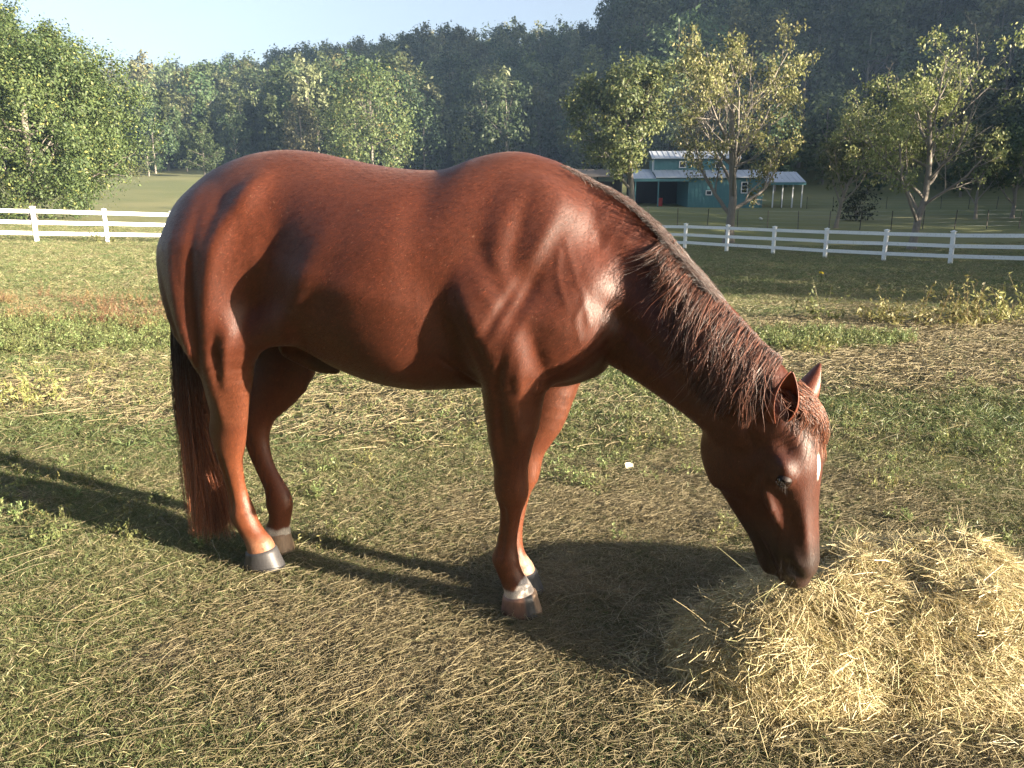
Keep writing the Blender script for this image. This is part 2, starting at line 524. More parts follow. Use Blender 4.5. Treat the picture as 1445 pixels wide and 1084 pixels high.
place_tree('maple_tree', 'big leafy tree with yellow tinged crown down to the left fence', None, T, LV, (-28.3, 46.5, hz(-28.3, 46.5)), 0.5)

# ---- sparse autumn trees beyond the right fence
def PW(**k):
    d = dict(levels=4, wander=[0.07, 0.10, 0.14, 0.18, 0.2], trop=[0.02, 0.09, 0.05, 0.02, -0.03], taper=[0.5, 0.32, 0.35, 0.4, 0.4], kids=[7, 5, 4, 3], start=[0.22, 0.25, 0.25, 0.2], angle=[42, 40, 42, 45],
             ratio=[0.80, 0.52, 0.50, 0.48], shorten=[0.35, 0.2, 0.1, 0.1], rr=[0.55, 0.55, 0.55, 0.6], leafpts=3, leaf_from=4)
    d.update(k); return d
YEL = [(0.120, 0.150, 0.045), (0.28, 0.31, 0.12), (0.36, 0.35, 0.15), 0.15]
OLV = [(0.065, 0.090, 0.030), (0.150, 0.175, 0.060), (0.26, 0.25, 0.09), 0.06]
T = Tree(5); T.grow((0, 0, -0.1), np.array([0.02, 0, 1.]), 8.2, 0.27, 0, PW(kids=[12, 6, 5, 3], start=[0.16, 0.2, 0.2, 0.2], angle=[50, 40, 42, 45]))
LV = T.leaves(6, 0.15, 0.095, YEL, droop=1.2, keep=0.6)
place_tree('walnut_tree', 'tall sparse tree with pale bare twigs in front of the teal barn', 'sparse trees beyond the right fence', T, LV, (12.95, 47, hz(12.95, 47)), 1.0)
T = Tree(12); T.grow((0, 0, -0.1), np.array([0.0, 0, 1.]), 8.2, 0.26, 0, PW(kids=[13, 7, 4, 3], start=[0.2, 0.2, 0.2, 0.2], angle=[58, 42, 40, 45], ratio=[0.66, 0.5, 0.5, 0.5]))
LV = T.leaves(8, 0.26, 0.14, OLV, droop=1.0, keep=0.9, centre=(0, 0, 7))
place_tree('leafy_tree', 'fuller green tree with its trunk left of the teal barn', 'sparse trees beyond the right fence', T, LV, (9.5, 62, hz(9.5, 62)), 2.0)
T = Tree(33); T.grow((0, 0, -0.1), np.array([0.05, 0, 1.]), 5.2, 0.14, 0, PW(kids=[9, 6, 4, 3], start=[0.25, 0.2, 0.2, 0.2]))
LV = T.leaves(5, 0.16, 0.115, OLV, droop=1.2, keep=0.8)
place_tree('young_tree', 'small thin tree right of the barn between two taller sparse trees', 'sparse trees beyond the right fence', T, LV, (22.6, 55, hz(22.6, 55)), 0.3)
T = Tree(41); T.grow((0, 0, -0.1), np.array([-0.03, 0, 1.]), 7.0, 0.19, 0, PW(kids=[13, 6, 5, 3], start=[0.16, 0.2, 0.2, 0.2], angle=[52, 40, 42, 45]))
LV = T.leaves(5, 0.14, 0.085, YEL, droop=1.2, keep=0.62)
place_tree('walnut_tree', 'broad sparse tree with yellow top near the right edge', 'sparse trees beyond the right fence', T, LV, (20.4, 40, hz(20.4, 40)), 2.4)
T = Tree(52); T.grow((0, 0, -0.1), np.array([0.0, 0, 1.]), 4.2, 0.12, 0, PW(kids=[6, 4, 3, 3]))
LV = T.leaves(6, 0.2, 0.13, OLV, droop=1.0, keep=0.9)
small = place_tree('young_tree', 'small olive tree far behind the broad sparse tree at right', None, T, LV, (35.2, 60, hz(35.2, 60)), 0.3)
copy_tree(small, (38.6, 61, hz(38.6, 61)), 1.7, (1.25, 1.25, 1.05), 'green tree cut by the right edge of the photo')

# ---- conifers and bushes
def pine(seed, H, R, dens=1.0, lo=0.08):
    T = Tree(seed); rs = T.r
    n = 10
    pts = [np.array([0.02 * i * rs.normal(), 0.02 * i * rs.normal(), H * i / n]) for i in range(n + 1)]
    T.tube(pts, np.linspace(0.018 * H + 0.02, 0.02, n + 1), 7)
    for j in range(int(46 * dens)):
        q = lo + (0.98 - lo) * (j + rs.random()) / (46 * dens)
        L = R * (1 - q) ** 0.75 * rs.uniform(0.6, 1.15) + 0.2
        az = rs.random() * 6.28
        p = np.array([0, 0, H * q]); d = np.array([math.cos(az), math.sin(az), 0.25])
        bp_ = [p + d * L * f + np.array([0, 0, 0.12 * L * f * f]) for f in (0, 0.35, 0.7, 1)]
        T.tube(bp_, [0.04, 0.03, 0.02, 0.008], 3)
        for f in np.linspace(0.25, 1, 6):
            for _ in range(2):
                T.tips.append(p + d * L * f + rs.normal(0, 0.16 + 0.05 * L, 3) + np.array([0, 0, 0.12]))
    return T
PIN = [(0.040, 0.060, 0.022), (0.085, 0.110, 0.040)]
T = pine(3, 7.6, 3.3)
LV = T.leaves(9, 0.16, 0.15, PIN)
place_tree('pine_tree', 'rounded pine at the far field edge behind the croup of the horse', 'small trees at the far field edge', T, LV, (-48.0, 125, hz(-48, 125)))
T = pine(4, 5.8, 1.6, 0.7)
LV = T.leaves(9, 0.14, 0.15, PIN)
pine_s = place_tree('pine_tree', 'slim small pine beside a bush at the far field edge', 'small trees at the far field edge', T, LV, (-57.2, 126, hz(-57.2, 126)))
def bush(seed, R, H, cols, n=60, leaf=0.12):
    T = Tree(seed); rs = T.r
    for j in range(14):
        az = rs.random() * 6.28; L = H * rs.uniform(0.5, 0.9); o = rs.uniform(0.1, 0.8) * R
        e = np.array([math.cos(az) * o, math.sin(az) * o, L])
        T.tube([np.zeros(3), e * np.array([0.4, 0.4, 0.5]), e], [0.03, 0.02, 0.008], 3)
    u = rs.normal(size=(n, 3)); u /= np.linalg.norm(u, axis=1, keepdims=True); u *= rs.uniform(0.4, 1, (n, 1)) ** 0.4
    u = u * np.array([R, R, H / 2]) + np.array([0, 0, H / 2])
    T.tips = list(u)
    return T, T.leaves(16, R * 0.16, leaf, cols)
T, LV = bush(6, 1.9, 2.2, [(0.07, 0.09, 0.02), (0.15, 0.17, 0.045)])
place_tree('bush', 'low bright bush left of the rounded pine at the far field edge', 'small trees at the far field edge', T, LV, (-58.6, 123, hz(-58.6, 123)), cat='bush')
T, LV = bush(8, 1.4, 2.3, [(0.022, 0.035, 0.013), (0.05, 0.065, 0.022)])
place_tree('bush', 'dark round bush beyond the right fence by the thin tree', None, T, LV, (26.2, 60, hz(26.2, 60)), cat='bush')
# round lone tree before the wood
def blob_tree(seed, H, R, nc, per, leaf, cols, lo=0.12, squash=1.0, trunk_r=0.2):
    T = Tree(seed); rs = T.r
    T.tube([np.array([0, 0, 0.]), np.array([0.1, 0, H * 0.4]), np.array([0, 0.1, H * 0.8])], [trunk_r * 1.3, trunk_r, trunk_r * 0.3], 6)
    u = rs.normal(size=(nc, 3)); u /= np.linalg.norm(u, axis=1, keepdims=True)
    u *= rs.uniform(0.55, 1.0, (nc, 1)) ** 0.5
    hh = H * (1 - lo) / 2
    prof = 1 - 0.25 * np.clip(u[:, 2], -1, 1) * squash
    c = u * np.array([R, R, hh]) * np.stack([prof, prof, np.ones(nc)], 1) + np.array([0, 0, H * lo + hh])
    c += rs.normal(0, R * 0.07, c.shape)
    for p in c[::4]:
        b = np.array([0, 0, max(0.3 * H, p[2] * 0.6)]); T.tube([b, (b + p) / 2 + rs.normal(0, 0.2, 3), p], [trunk_r * 0.35, trunk_r * 0.2, 0.02], 3)
    T.tips = list(c)
    return T, T.leaves(per, R * 0.135, leaf, cols, centre=(0, 0, H * 0.5))
T, LV = blob_tree(61, 17, 6.6, 150, 70, 0.24, [(0.055, 0.085, 0.030), (0.13, 0.155, 0.050), (0.20, 0.16, 0.06), 0.05], lo=0.04)
place_tree('round_tree', 'round full tree standing before the wood above the back of the horse', None, T, LV, (-21.8, 125, hz(-21.8, 125)))

# ================================================================== wood on the hills
VAR = []
GRN = [[(0.050, 0.080, 0.030), (0.100, 0.130, 0.050)], [(0.080, 0.105, 0.040), (0.150, 0.170, 0.070)], [(0.130, 0.145, 0.065), (0.230, 0.230, 0.120)],
       [(0.038, 0.060, 0.026), (0.075, 0.100, 0.040)], [(0.090, 0.110, 0.040), (0.190, 0.195, 0.080)]]
for k in range(5):
    T, LV = blob_tree(70 + k, 16, [4.3, 4.6, 3.2, 5.0, 3.7][k], 60, 40, 0.36, GRN[k], lo=0.10 + 0.05 * (k == 2), squash=[0.8, 1.1, 0.5, 1.0, 1.3][k], trunk_r=0.2)
    VAR.append((T, LV))
T = pine(81, 15, 3.6, 0.9, lo=0.12); VAR.append((T, T.leaves(9, 0.24, 0.42, PIN)))
var_me = []
for T, (V, F, C) in VAR:
    lm = mesh_np('crown', V, F, smooth=False); vcol(lm, 'leafcol', C); lm.materials.append(M_LEAF)
    tm = mesh_np('trunk', np.vstack(T.bv), np.vstack(T.bf)); tm.materials.append(M_BARK)
    var_me.append((tm, lm))
# candidate spots
cand = []
gx = np.arange(-260, 330, 6.6); gy = np.arange(100, 345, 6.6)
r3 = np.random.default_rng(99)
X, Y = np.meshgrid(gx, gy); X = X.ravel() + r3.uniform(-2.4, 2.4, X.size); Y = Y.ravel() + r3.uniform(-2.4, 2.4, Y.size)
rad = np.hypot(X, Y); azz = X / Y
edge = np.where(azz > 0.12, 116, np.interp(azz, [-1, -0.42, -0.3, -0.1, 0.12], [150, 146, 140, 136, 132]))
ok = (rad > edge) & (rad < 335) & (azz > -0.95) & (azz < 1.6)
ok &= ~((azz > 0.16) & (rad > 262)) 
X, Y, rad, azz = X[ok], Y[ok], rad[ok], azz[ok]
Zt = height(X, Y)
inview = (np.abs(azz) < 0.72)
kind = r3.choice(6, len(X), p=[0.27, 0.2, 0.13, 0.22, 0.13, 0.05])
lowedge = (rad < 195) & (azz < -0.28)
kind = np.where(lowedge & (r3.random(len(X)) < 0.6), 5, kind)
kind = np.where((azz > 0.13) & (kind == 2), 3, kind)
kind = np.where((azz < 0.12) & (rad > 225) & (r3.random(len(X)) < 0.62), r3.choice([1, 2, 4], len(X)), kind)  # extra pale kinds on the left ridge stand in for sunlit crowns
scl = r3.uniform(0.62, 1.28, len(X)) * np.where(lowedge, 0.72, 1.0) * np.where(rad < edge[ok] + 8, 0.8, 1.0)
rz_ = r3.uniform(0, 6.28, len(X))
# which of them show largest: first rows of the wood and its skyline
skyline = ((azz < 0.12) & (rad > 300)) 
score = scl / rad * 100 + 0.25 * skyline + (-5) * (~inview)
order = np.argsort(-score)
solo = order[:290]; rest = order[290:]
LAB = ['leafy green tree in the dense wood covering the hills', 'olive leafy tree in the wood covering the hills', 'pale yellowing tree in the wood covering the hills', 'dark leafy tree in the wood covering the hills',
       'yellow green tree in the wood covering the hills', 'conifer in the wood covering the hills']
GRP = ['green trees of the hill wood', 'olive trees of the hill wood', 'pale trees of the hill wood', 'dark trees of the hill wood', 'yellow green trees of the hill wood', 'conifers of the hill wood']
NAM = ['wood_tree', 'olive_wood_tree', 'pale_wood_tree', 'dark_wood_tree', 'yellow_wood_tree', 'conifer_tree']
for i in solo:
    k = int(kind[i]); s = float(scl[i])
    root = empty(NAM[k], (float(X[i]), float(Y[i]), float(Zt[i]) - 0.2), float(rz_[i]))
    root.scale = (s, s, s * 1.0)
    tag(root, LAB[k], 'tree', GRP[k])
    link('trunk', var_me[k][0], None, root); link('crown', var_me[k][1], None, root)

def instancer(name, pts, rot, scale, kinds, sources, kind='stuff'):
    """one object that repeats source meshes at points"""
    me = bpy.data.meshes.new(name); me.vertices.add(len(pts)); me.vertices.foreach_set('co', np.ascontiguousarray(pts, dtype=np.float32).ravel())
    a = me.attributes.new('rot', 'FLOAT_VECTOR', 'POINT'); a.data.foreach_set('vector', np.ascontiguousarray(rot, dtype=np.float32).ravel())
    a = me.attributes.new('scl', 'FLOAT', 'POINT'); a.data.foreach_set('value', np.ascontiguousarray(scale, dtype=np.float32))
    a = me.attributes.new('knd', 'INT', 'POINT'); a.data.foreach_set('value', np.ascontiguousarray(kinds, dtype=np.int32))
    me.update()
    o = link(name, me)
    o['kind'] = kind
    cl = bpy.data.collections.new(name + '_sources')
    for k, ms in enumerate(sources):
        so = bpy.data.objects.new('%s_source_%02d' % (name, k), ms); cl.objects.link(so)
    g = bpy.data.node_groups.new(name + '_nodes', 'GeometryNodeTree')
    g.interface.new_socket(name='Geometry', in_out='INPUT', socket_type='NodeSocketGeometry')
    g.interface.new_socket(name='Geometry', in_out='OUTPUT', socket_type='NodeSocketGeometry')
    gi = g.nodes.new('NodeGroupInput'); go = g.nodes.new('NodeGroupOutput')
    ci = g.nodes.new('GeometryNodeCollectionInfo'); ci.inputs['Collection'].default_value = cl
    ci.inputs['Separate Children'].default_value = True; ci.inputs['Reset Children'].default_value = True
    ip = g.nodes.new('GeometryNodeInstanceOnPoints'); ip.inputs['Pick Instance'].default_value = True
    def at(nm, ty):
        n = g.nodes.new('GeometryNodeInputNamedAttribute'); n.data_type = ty; n.inputs['Name'].default_value = nm; return n.outputs[0]
    g.links.new(gi.outputs[0], ip.inputs['Points']); g.links.new(ci.outputs[0], ip.inputs['Instance'])
    g.links.new(at('knd', 'INT'), ip.inputs['Instance Index']); g.links.new(at('rot', 'FLOAT_VECTOR'), ip.inputs['Rotation']); g.links.new(at('scl', 'FLOAT'), ip.inputs['Scale'])
    g.links.new(ip.outputs[0], go.inputs[0])
    md = o.modifiers.new('instances', 'NODES'); md.node_group = g
    return o
tree_src = []
for T, (V, F, C) in VAR:
    bv = np.vstack(T.bv); bf = np.vstack(T.bf)
    m = mesh_np('wood_tree_mix', np.vstack([V, bv]), np.vstack([F, bf + len(V)]), smooth=False, mat_index=np.concatenate([np.zeros(len(F)), np.ones(len(bf))]))
    vcol(m, 'leafcol', np.vstack([C, np.full((len(bv), 3), 0.1)])); m.materials.append(M_LEAF); m.materials.append(M_BARK)
    tree_src.append(m)
n = len(rest)
wood_o = instancer('hillside_wood', np.stack([X[rest], Y[rest], Zt[rest] - 0.2], 1), np.stack([np.zeros(n), np.zeros(n), rz_[rest]], 1), scl[rest], kind[rest], tree_src)
tag(wood_o, 'dense mixed wood covering the hills behind the pasture', 'wood')

# tall bare-stemmed pine standing in the wood
T = Tree(91); rs = T.r
T.tube([np.array([0, 0, 0.]), np.array([0.2, 0, 8]), np.array([0, 0.1, 16])], [0.26, 0.2, 0.08], 7)
for j in range(18):
    az = rs.random() * 6.28; z0 = rs.uniform(8.5, 15.8); L = rs.uniform(1.5, 4.2) * (1.25 - (z0 - 8) / 12)
    d = np.array([math.cos(az), math.sin(az), 0.35]); p = np.array([0.1, 0, z0])
    T.tube([p, p + d * L * 0.5, p + d * L + np.array([0, 0, 0.5])], [0.08, 0.05, 0.02], 4)
    for f in np.linspace(0.5, 1, 4): T.tips.append(p + d * L * f + rs.normal(0, 0.3, 3))
LV = T.leaves(14, 0.32, 0.26, [(0.06, 0.075, 0.03), (0.12, 0.13, 0.05)])
px_, py_ = -57.5, 193.0
place_tree('bare_stemmed_pine', 'tall pine with a bare pale stem rising from the left wood', None, T, LV, (px_, py_, hz(px_, py_) + 1.0))

# trees along the right side of the pasture, outside the picture: they throw the evening shade
sh = []
for j in range(23):
    y_ = -0.2 + j * 3.9; x_ = 36 + max(0, y_ - 22) * 0.46 + (0.9 if j % 2 else -0.6)
    sh.append((x_, y_))
    if j % 2 == 0: sh.append((x_ + 6.5, y_ + 1.5))
back = [(-30, -16), (-25, -19), (-20, -15), (-15, -18), (-10, -14.5), (-5.5, -17), (-1, -15), (3.5, -18), (8, -16.5), (-12, -24), (-2, -23), (5, -24), (-22, -25), (-35, -10), (-38, -3), (11, -21)]  # unseen trees added behind the camera to darken the horse's near side
for j, (x, y) in enumerate(sh + back):
    bk = j >= len(sh)
    k = [0, 1, 3, 4][j % 4]; s = (0.95 if bk else (0.98 if y > 50 else 0.66)) + 0.09 * ((j * 7) % 5) / 4
    root = empty('pasture_edge_tree', (x, y, hz(x, y) - 0.2), j * 1.7); root.scale = (s * 1.25, s * 1.25, s)
    if bk: tag(root, 'unseen leafy tree added behind the viewpoint to dim the sky fill', 'tree', 'trees added behind the viewpoint')
    else: tag(root, 'leafy tree in the row along the right side of the pasture', 'tree', 'row of trees along the right side of the pasture')
    link('trunk', var_me[k][0], None, root); link('crown', var_me[k][1], None, root)
# ================================================================== white board fences
t = NT('fence_paint')
fn = t.noise(t.coord('Object', (3, 3, 8)), 2.0, 5, 0.7); fn2 = t.noise(t.coord('Object', (9, 9, 9)), 2.2, 4, 0.7)
M_FENCE = t.principled(t.mix(t.ramp(fn2, [(0.56, 0.0), (0.72, 0.65)]), t.mix(fn, (0.68, 0.70, 0.71), (0.80, 0.81, 0.80)), (0.22, 0.24, 0.19)), 0.55, 0.35)
def board_fence(label, pts):
    base = np.array(pts)
    x0, y0 = base[0]; z0 = hz(x0, y0)
    root = empty('board_fence', (x0, y0, z0)); tag(root, label, 'fence')
    P = [Vector((x - x0, y - y0, hz(x, y) - z0)) for x, y in pts]
    ang = [math.atan2((P[min(i + 1, len(P) - 1)] - P[max(i - 1, 0)]).y, (P[min(i + 1, len(P) - 1)] - P[max(i - 1, 0)]).x) for i in range(len(P))]
    pm = Acc().box((-0.065, -0.065, -0.25), (0.065, 0.065, 1.19)).mesh('post', bevel=0.006)
    cm = bpy.data.meshes.new('post_cap')
    cm.from_pydata([(-.085, -.085, 1.185), (.085, -.085, 1.185), (.085, .085, 1.185), (-.085, .085, 1.185), (-.085, -.085, 1.21), (.085, -.085, 1.21), (.085, .085, 1.21), (-.085, .085, 1.21), (0, 0, 1.25)], [],
                   [(0, 3, 2, 1), (0, 1, 5, 4), (1, 2, 6, 5), (2, 3, 7, 6), (3, 0, 4, 7), (4, 5, 8), (5, 6, 8), (6, 7, 8), (7, 4, 8)])
    pm.materials.append(M_FENCE); cm.materials.append(M_FENCE)
    rs = random.Random(len(pts))
    for p, a in zip(P, ang):
        o = link('post', pm, None, root, tuple(p)); o.rotation_euler = (rs.uniform(-.012, .012), rs.uniform(-.012, .012), a)
        c = link('post_cap', cm, None, o)
    for a, b in zip(P[:-1], P[1:]):
        for h_ in (0.30, 0.68, 1.07):
            j1, j2 = rs.uniform(-.012, .012), rs.uniform(-.012, .012)
            d = (b - a).normalized()
            m = Acc().bar(a + Vector((0, 0, h_ + j1)) + d * 0.02, b + Vector((0, 0, h_ + j2)) - d * 0.02, 0.045, 0.135).mesh('rail')
            link('rail', m, M_FENCE, root)
    return root
def line(a, b, step):
    a = np.array(a, float); b = np.array(b, float); n = max(1, round(np.linalg.norm(b - a) / step))
    return [tuple(a + (b - a) * i / n) for i in range(n + 1)]
corner = (3.1, 46.0)
board_fence('white three rail fence left of the horse, beside the big leafy tree',
            [(-25.5, 26.2), (-23.3, 26.6), (-21.2, 27.1), (-19.05, 27.6), (-16.95, 28.0), (-15.0, 29.1), (-13.25, 30.75)] + line((-13.25, 30.75), corner, 2.45)[1:])
d_ = np.array([16.3 - 8.6, 29.0 - 39.0]) / 5
R0 = np.array([8.6, 39.0])
board_fence('long white three rail fence right of the horse, in the shade before the barn',
            line(corner, tuple(R0 - d_), 2.45)[:-1] + [tuple(R0 + d_ * i) for i in range(-1, 10)])

# ---- thin wire fence before the barn
t = NT('dark_steel'); M_STEEL = t.principled((0.05, 0.045, 0.04), 0.6, 0.4, Metallic=0.3)
t = NT('galvanised_wire'); M_WIRE = t.principled((0.25, 0.26, 0.27), 0.5, 0.5, Metallic=0.5)
def wire_fence(label, pts, hgt=1.25, nw=5):
    x0, y0 = pts[0]; z0 = hz(x0, y0)
    root = empty('wire_fence', (x0, y0, z0)); tag(root, label, 'fence', 'thin wire fences round the barn yard')
    pm = Acc().bar((0, 0, -0.2), (0, 0, hgt), 0.045, 0.045).mesh('post'); pm.materials.append(M_STEEL)
    P = [Vector((x - x0, y - y0, hz(x, y) - z0)) for x, y in pts]
    rs = random.Random(4)
    for p in P:
        o = link('post', pm, None, root, tuple(p)); o.rotation_euler = (rs.uniform(-.04, .04), rs.uniform(-.04, .04), 0)
    for k in range(nw):
        a = Acc(); a.tube([tuple(p + Vector((0, -0.03, 0.2 + k * (hgt - 0.25) / (nw - 1)))) for p in P], 0.004, 3)
        link('wire', a.mesh('wire'), M_WIRE, root)
wire_fence('thin wire fence with dark posts between the white fence and the barn', line((7.5, 55.5), (44.0, 51.5), 2.05))
wire_fence('farther wire fence running right from the barn behind the sparse trees', line((28.5, 84.0), (62.0, 78.0), 2.6))

# ================================================================== teal barn
t = NT('teal_metal'); tn = t.noise(t.coord('Object', (0.4, 0.4, 2)), 2.0, 4)
M_TEAL = t.principled(t.mix(tn, (0.040, 0.125, 0.135), (0.060, 0.165, 0.175)), 0.5, 0.4)
t = NT('roof_metal'); tn = t.noise(t.coord('Object', (0.3, 0.3, 0.3)), 2.0, 4)
M_ROOF = t.principled(t.mix(tn, (0.36, 0.39, 0.43), (0.50, 0.53, 0.56)), 0.45, 0.5, Metallic=0.25)
t = NT('painted_bay_shade'); M_DARK = t.principled((0.035, 0.033, 0.03), 0.9, 0.2)  # shade of the open bay put into the back wall colour
t = NT('white_trim'); M_TRIM = t.principled((0.55, 0.56, 0.56), 0.5, 0.4)
t = NT('window_glass'); M_GLASS = t.principled((0.02, 0.025, 0.03), 0.08, 0.6)
t = NT('red_paint'); M_RED = t.principled((0.35, 0.03, 0.025), 0.45, 0.5)
barn = empty('barn', (20.6, 87.0, hz(21.3, 87) + 0.05), math.radians(-3)); tag(barn, 'teal metal barn with pale grey roofs, open bay and side canopy', 'barn')
def part(name, acc, mat, parent=None, **kw): return link(name, acc.mesh(name, **kw), mat, parent or barn)
def ribbed(lo, hi, step=0.42, rib=0.035, y_out=-1):
    """sheet wall in the xz plane with raised vertical ribs, lo/hi = (x,y,z)"""
    a = Acc(); a.box(lo, hi)
    x = lo[0] + step / 2
    while x < hi[0] - 0.05:
        a.box((x - 0.045, lo[1] - rib, lo[2]), (x + 0.045, lo[1], hi[2])); x += step
    return a
# x positions follow the front, y grows to the back
part('front_wall', ribbed((-1.2, 0.0, -0.2), (6.6, 0.12, 3.15)), M_TEAL)
part('side_wall', Acc().box((6.602, 0.0, -0.2), (6.72, 8.0, 3.15)), M_TEAL)
part('inner_wall', Acc().box((-1.32, 0.0, -0.2), (-1.202, 8.0, 3.1)), M_TEAL)
part('back_wall', Acc().box((-7.3, 8.0, -0.2), (6.72, 8.12, 3.3)), M_DARK)
part('upper_wall', ribbed((-4.6, 3.0, 3.2), (4.3, 3.12, 5.25)), M_TEAL)
part('upper_side_wall', Acc().box((4.302, 3.0, 3.2), (4.42, 8.0, 5.25)), M_TEAL)
part('upper_gable_wall', Acc().box((-4.72, 3.0, 3.0), (-4.602, 8.0, 5.25)), M_TEAL)
def slope(name, x0, x1, y0, z0, y1, z1, th=0.10, mat=None, step=0.6):
    a = Acc()
    n = len(a.v)
    a.v += [(x0, y0, z0), (x1, y0, z0), (x1, y1, z1), (x0, y1, z1), (x0, y0, z0 + th), (x1, y0, z0 + th), (x1, y1, z1 + th), (x0, y1, z1 + th)]
    a.f += [[0, 3, 2, 1], [4, 5, 6, 7], [0, 1, 5, 4], [1, 2, 6, 5], [2, 3, 7, 6], [3, 0, 4, 7]]
    x = x0 + step / 2
    while x < x1:
        a.bar((x, y0, z0 + th + 0.02), (x, y1, z1 + th + 0.02), 0.05, 0.045); x += step
    return part(name, a, mat or M_ROOF)
slope('lower_roof', -4.9, 6.95, -0.45, 3.10, 3.0, 3.95)
slope('upper_roof', -5.1, 4.8, 2.5, 5.25, 5.6, 6.15)
slope('upper_roof', -5.1, 4.8, 8.6, 5.25, 5.62, 6.15)
slope('bay_roof', -7.3, -4.92, -0.3, 2.95, 5.0, 4.1)
slope('canopy_roof', 6.97, 11.2, -0.2, 2.55, 3.6, 3.75)
slope('canopy_roof', 6.97, 11.2, 7.4, 2.55, 3.62, 3.75)
part('canopy_fascia', Acc().box((6.97, -0.26, 2.35), (11.2, -0.202, 2.62)), M_TEAL)
part('bay_fascia', Acc().box((-7.3, -0.36, 2.72), (-1.35, -0.302, 3.02)), M_TEAL)
for x in (-7.1, -4.6): part('bay_post', Acc().box((x - .07, -0.25, -0.2), (x + .07, -0.11, 2.9)), M_TEAL)
for x in (7.9, 8.9, 10.0, 11.0): part('canopy_post', Acc().box((x - .06, 0.2, -0.2), (x + .06, 0.32, 2.6)), M_TRIM)
def window(x, y, z, w, h, bars=0):
    f = 0.09
    a = Acc()
    a.box((x - w / 2 - f, y - 0.07, z), (x - w / 2, y - 0.002, z + h)); a.box((x + w / 2, y - 0.07, z), (x + w / 2 + f, y - 0.002, z + h))
    a.box((x - w / 2 - f, y - 0.072, z + h), (x + w / 2 + f, y - 0.002, z + h + f)); a.box((x - w / 2 - f, y - 0.072, z - f), (x + w / 2 + f, y - 0.002, z))
    for b in range(bars): a.box((x - w / 2, y - 0.06, z + h * (b + 1) / (bars + 1) - .03), (x + w / 2, y - 0.01, z + h * (b + 1) / (bars + 1) + .03))
    fr = part('window', a, M_TRIM)
    link('pane', Acc().box((x - w / 2, y - 0.045, z), (x + w / 2, y - 0.04, z + h)).mesh('pane'), M_GLASS, fr)
window(-1.6, 2.96, 4.35, 0.62, 0.55); window(2.4, 2.96, 4.35, 0.62, 0.55); window(4.7, -0.04, 1.55, 0.55, 1.05, 2); window(0.9, -0.04, 1.35, 0.5, 0.35)
part('gable_door', Acc().box((-4.85, 3.3, 3.9), (-4.724, 4.2, 5.1)), M_TRIM)
# things kept in the open bay
b = empty('feed_barrel', (20.6 - 4.0, 89.0, hz(16, 89)), 0); tag(b, 'red drum in the dark open bay of the barn', 'barrel')
pts = [(0, 0, 0), (0, 0, 0.02), (0, 0, 0.3), (0, 0, 0.32), (0, 0, 0.6), (0, 0, 0.62), (0, 0, 0.88), (0, 0, 0.9)]
link('drum', Acc().tube(pts, [.28, .29, .28, .30, .28, .30, .28, .29], 20).mesh('drum', True), M_RED, b)
link('rim', Acc().tube([(0, 0, .88), (0, 0, .93)], [.305, .305], 20).mesh('rim'), M_STEEL, b)

# old shed roof left of the barn behind the leafy tree
shed = empty('old_shed', (8.3, 92.0, hz(8.3, 92)), 0.1); tag(shed, 'low weathered shed left of the teal barn behind the leafy tree', 'shed')
t = NT('old_boards'); on = t.noise(t.coord('Object', (4, 4, 0.6)), 3, 4); M_OLD = t.principled(t.mix(on, (0.07, 0.06, 0.05), (0.18, 0.16, 0.14)), 0.9, 0.2)
a = Acc().box((-4.5, 4.0, -.2), (4.5, 4.12, 2.6)).box((-4.5, 0, -.2), (-4.38, 4, 2.9)).box((4.38, 0, -.2), (4.5, 4, 2.9)); link('wall', a.mesh('wall'), M_OLD, shed)
a = Acc(); a.bar((0, -0.6, 3.0), (0, 2.2, 3.9), 9.6, 0.1); link('roof', a.mesh('roof'), M_OLD, shed)
a = Acc(); a.bar((0, 4.8, 3.0), (0, 2.22, 3.9), 9.6, 0.1); link('roof', a.mesh('roof'), M_ROOF, shed)
for x in (-1.6, 1.6): link('post', Acc().box((x - .08, 0, -.2), (x + .08, .16, 3.05)).mesh('post'), M_OLD, shed)

# ================================================================== hay pile
def mound(x, y):
    """height of the pile over the ground"""
    m = 0
    for cx, cy, rx, ry, h, p in ((1.40, 2.27, 0.66, 0.44, 0.345, 2.3), (1.22, 2.34, 0.34, 0.34, 0.06, 2.0), (0.85, 2.12, 0.38, 0.27, 0.25, 2.2), (1.02, 2.10, 0.34, 0.26, 0.06, 2.0), (0.95, 2.00, 0.28, 0.18, 0.05, 2.0)):
        r = (np.abs((x - cx) / rx) ** p + np.abs((y - cy) / ry) ** p) ** (1 / p)
        m = np.maximum(m, 0) + 0 * x if False else m
        v = h * np.clip(1 - r ** 2.4, 0, 1) ** 0.75
        m = (m ** 3 + v ** 3) ** (1 / 3) if not np.isscalar(m) else v
    return m * (1 - 0.38 * sm(1.40, 1.95, x)) * (0.74 + 0.40 * fbm(x, y, 6.5, 31, 3)) + 0.035 * (m > 0.03) * np.abs(fbm(x, y, 9.0, 37, 2) - 0.5)
n = 130
gx = np.linspace(0.32, 2.15, n); gy = np.linspace(1.72, 2.80, 84)
GX, GY = np.meshgrid(gx, gy, indexing='ij')
MH = mound(GX, GY)
GZ = height(GX, GY) + MH * 0.86 - 0.02 + 0.02 * (fbm(GX, GY, 18, 7, 2) - .5) * (MH > 0.02)
idx = np.arange(GX.size).reshape(GX.shape)
keepq = (MH[:-1, :-1] > 0.0) | (MH[1:, 1:] > 0.0)
F = np.stack([idx[:-1, :-1], idx[1:, :-1], idx[1:, 1:], idx[:-1, 1:]], -1)[keepq]
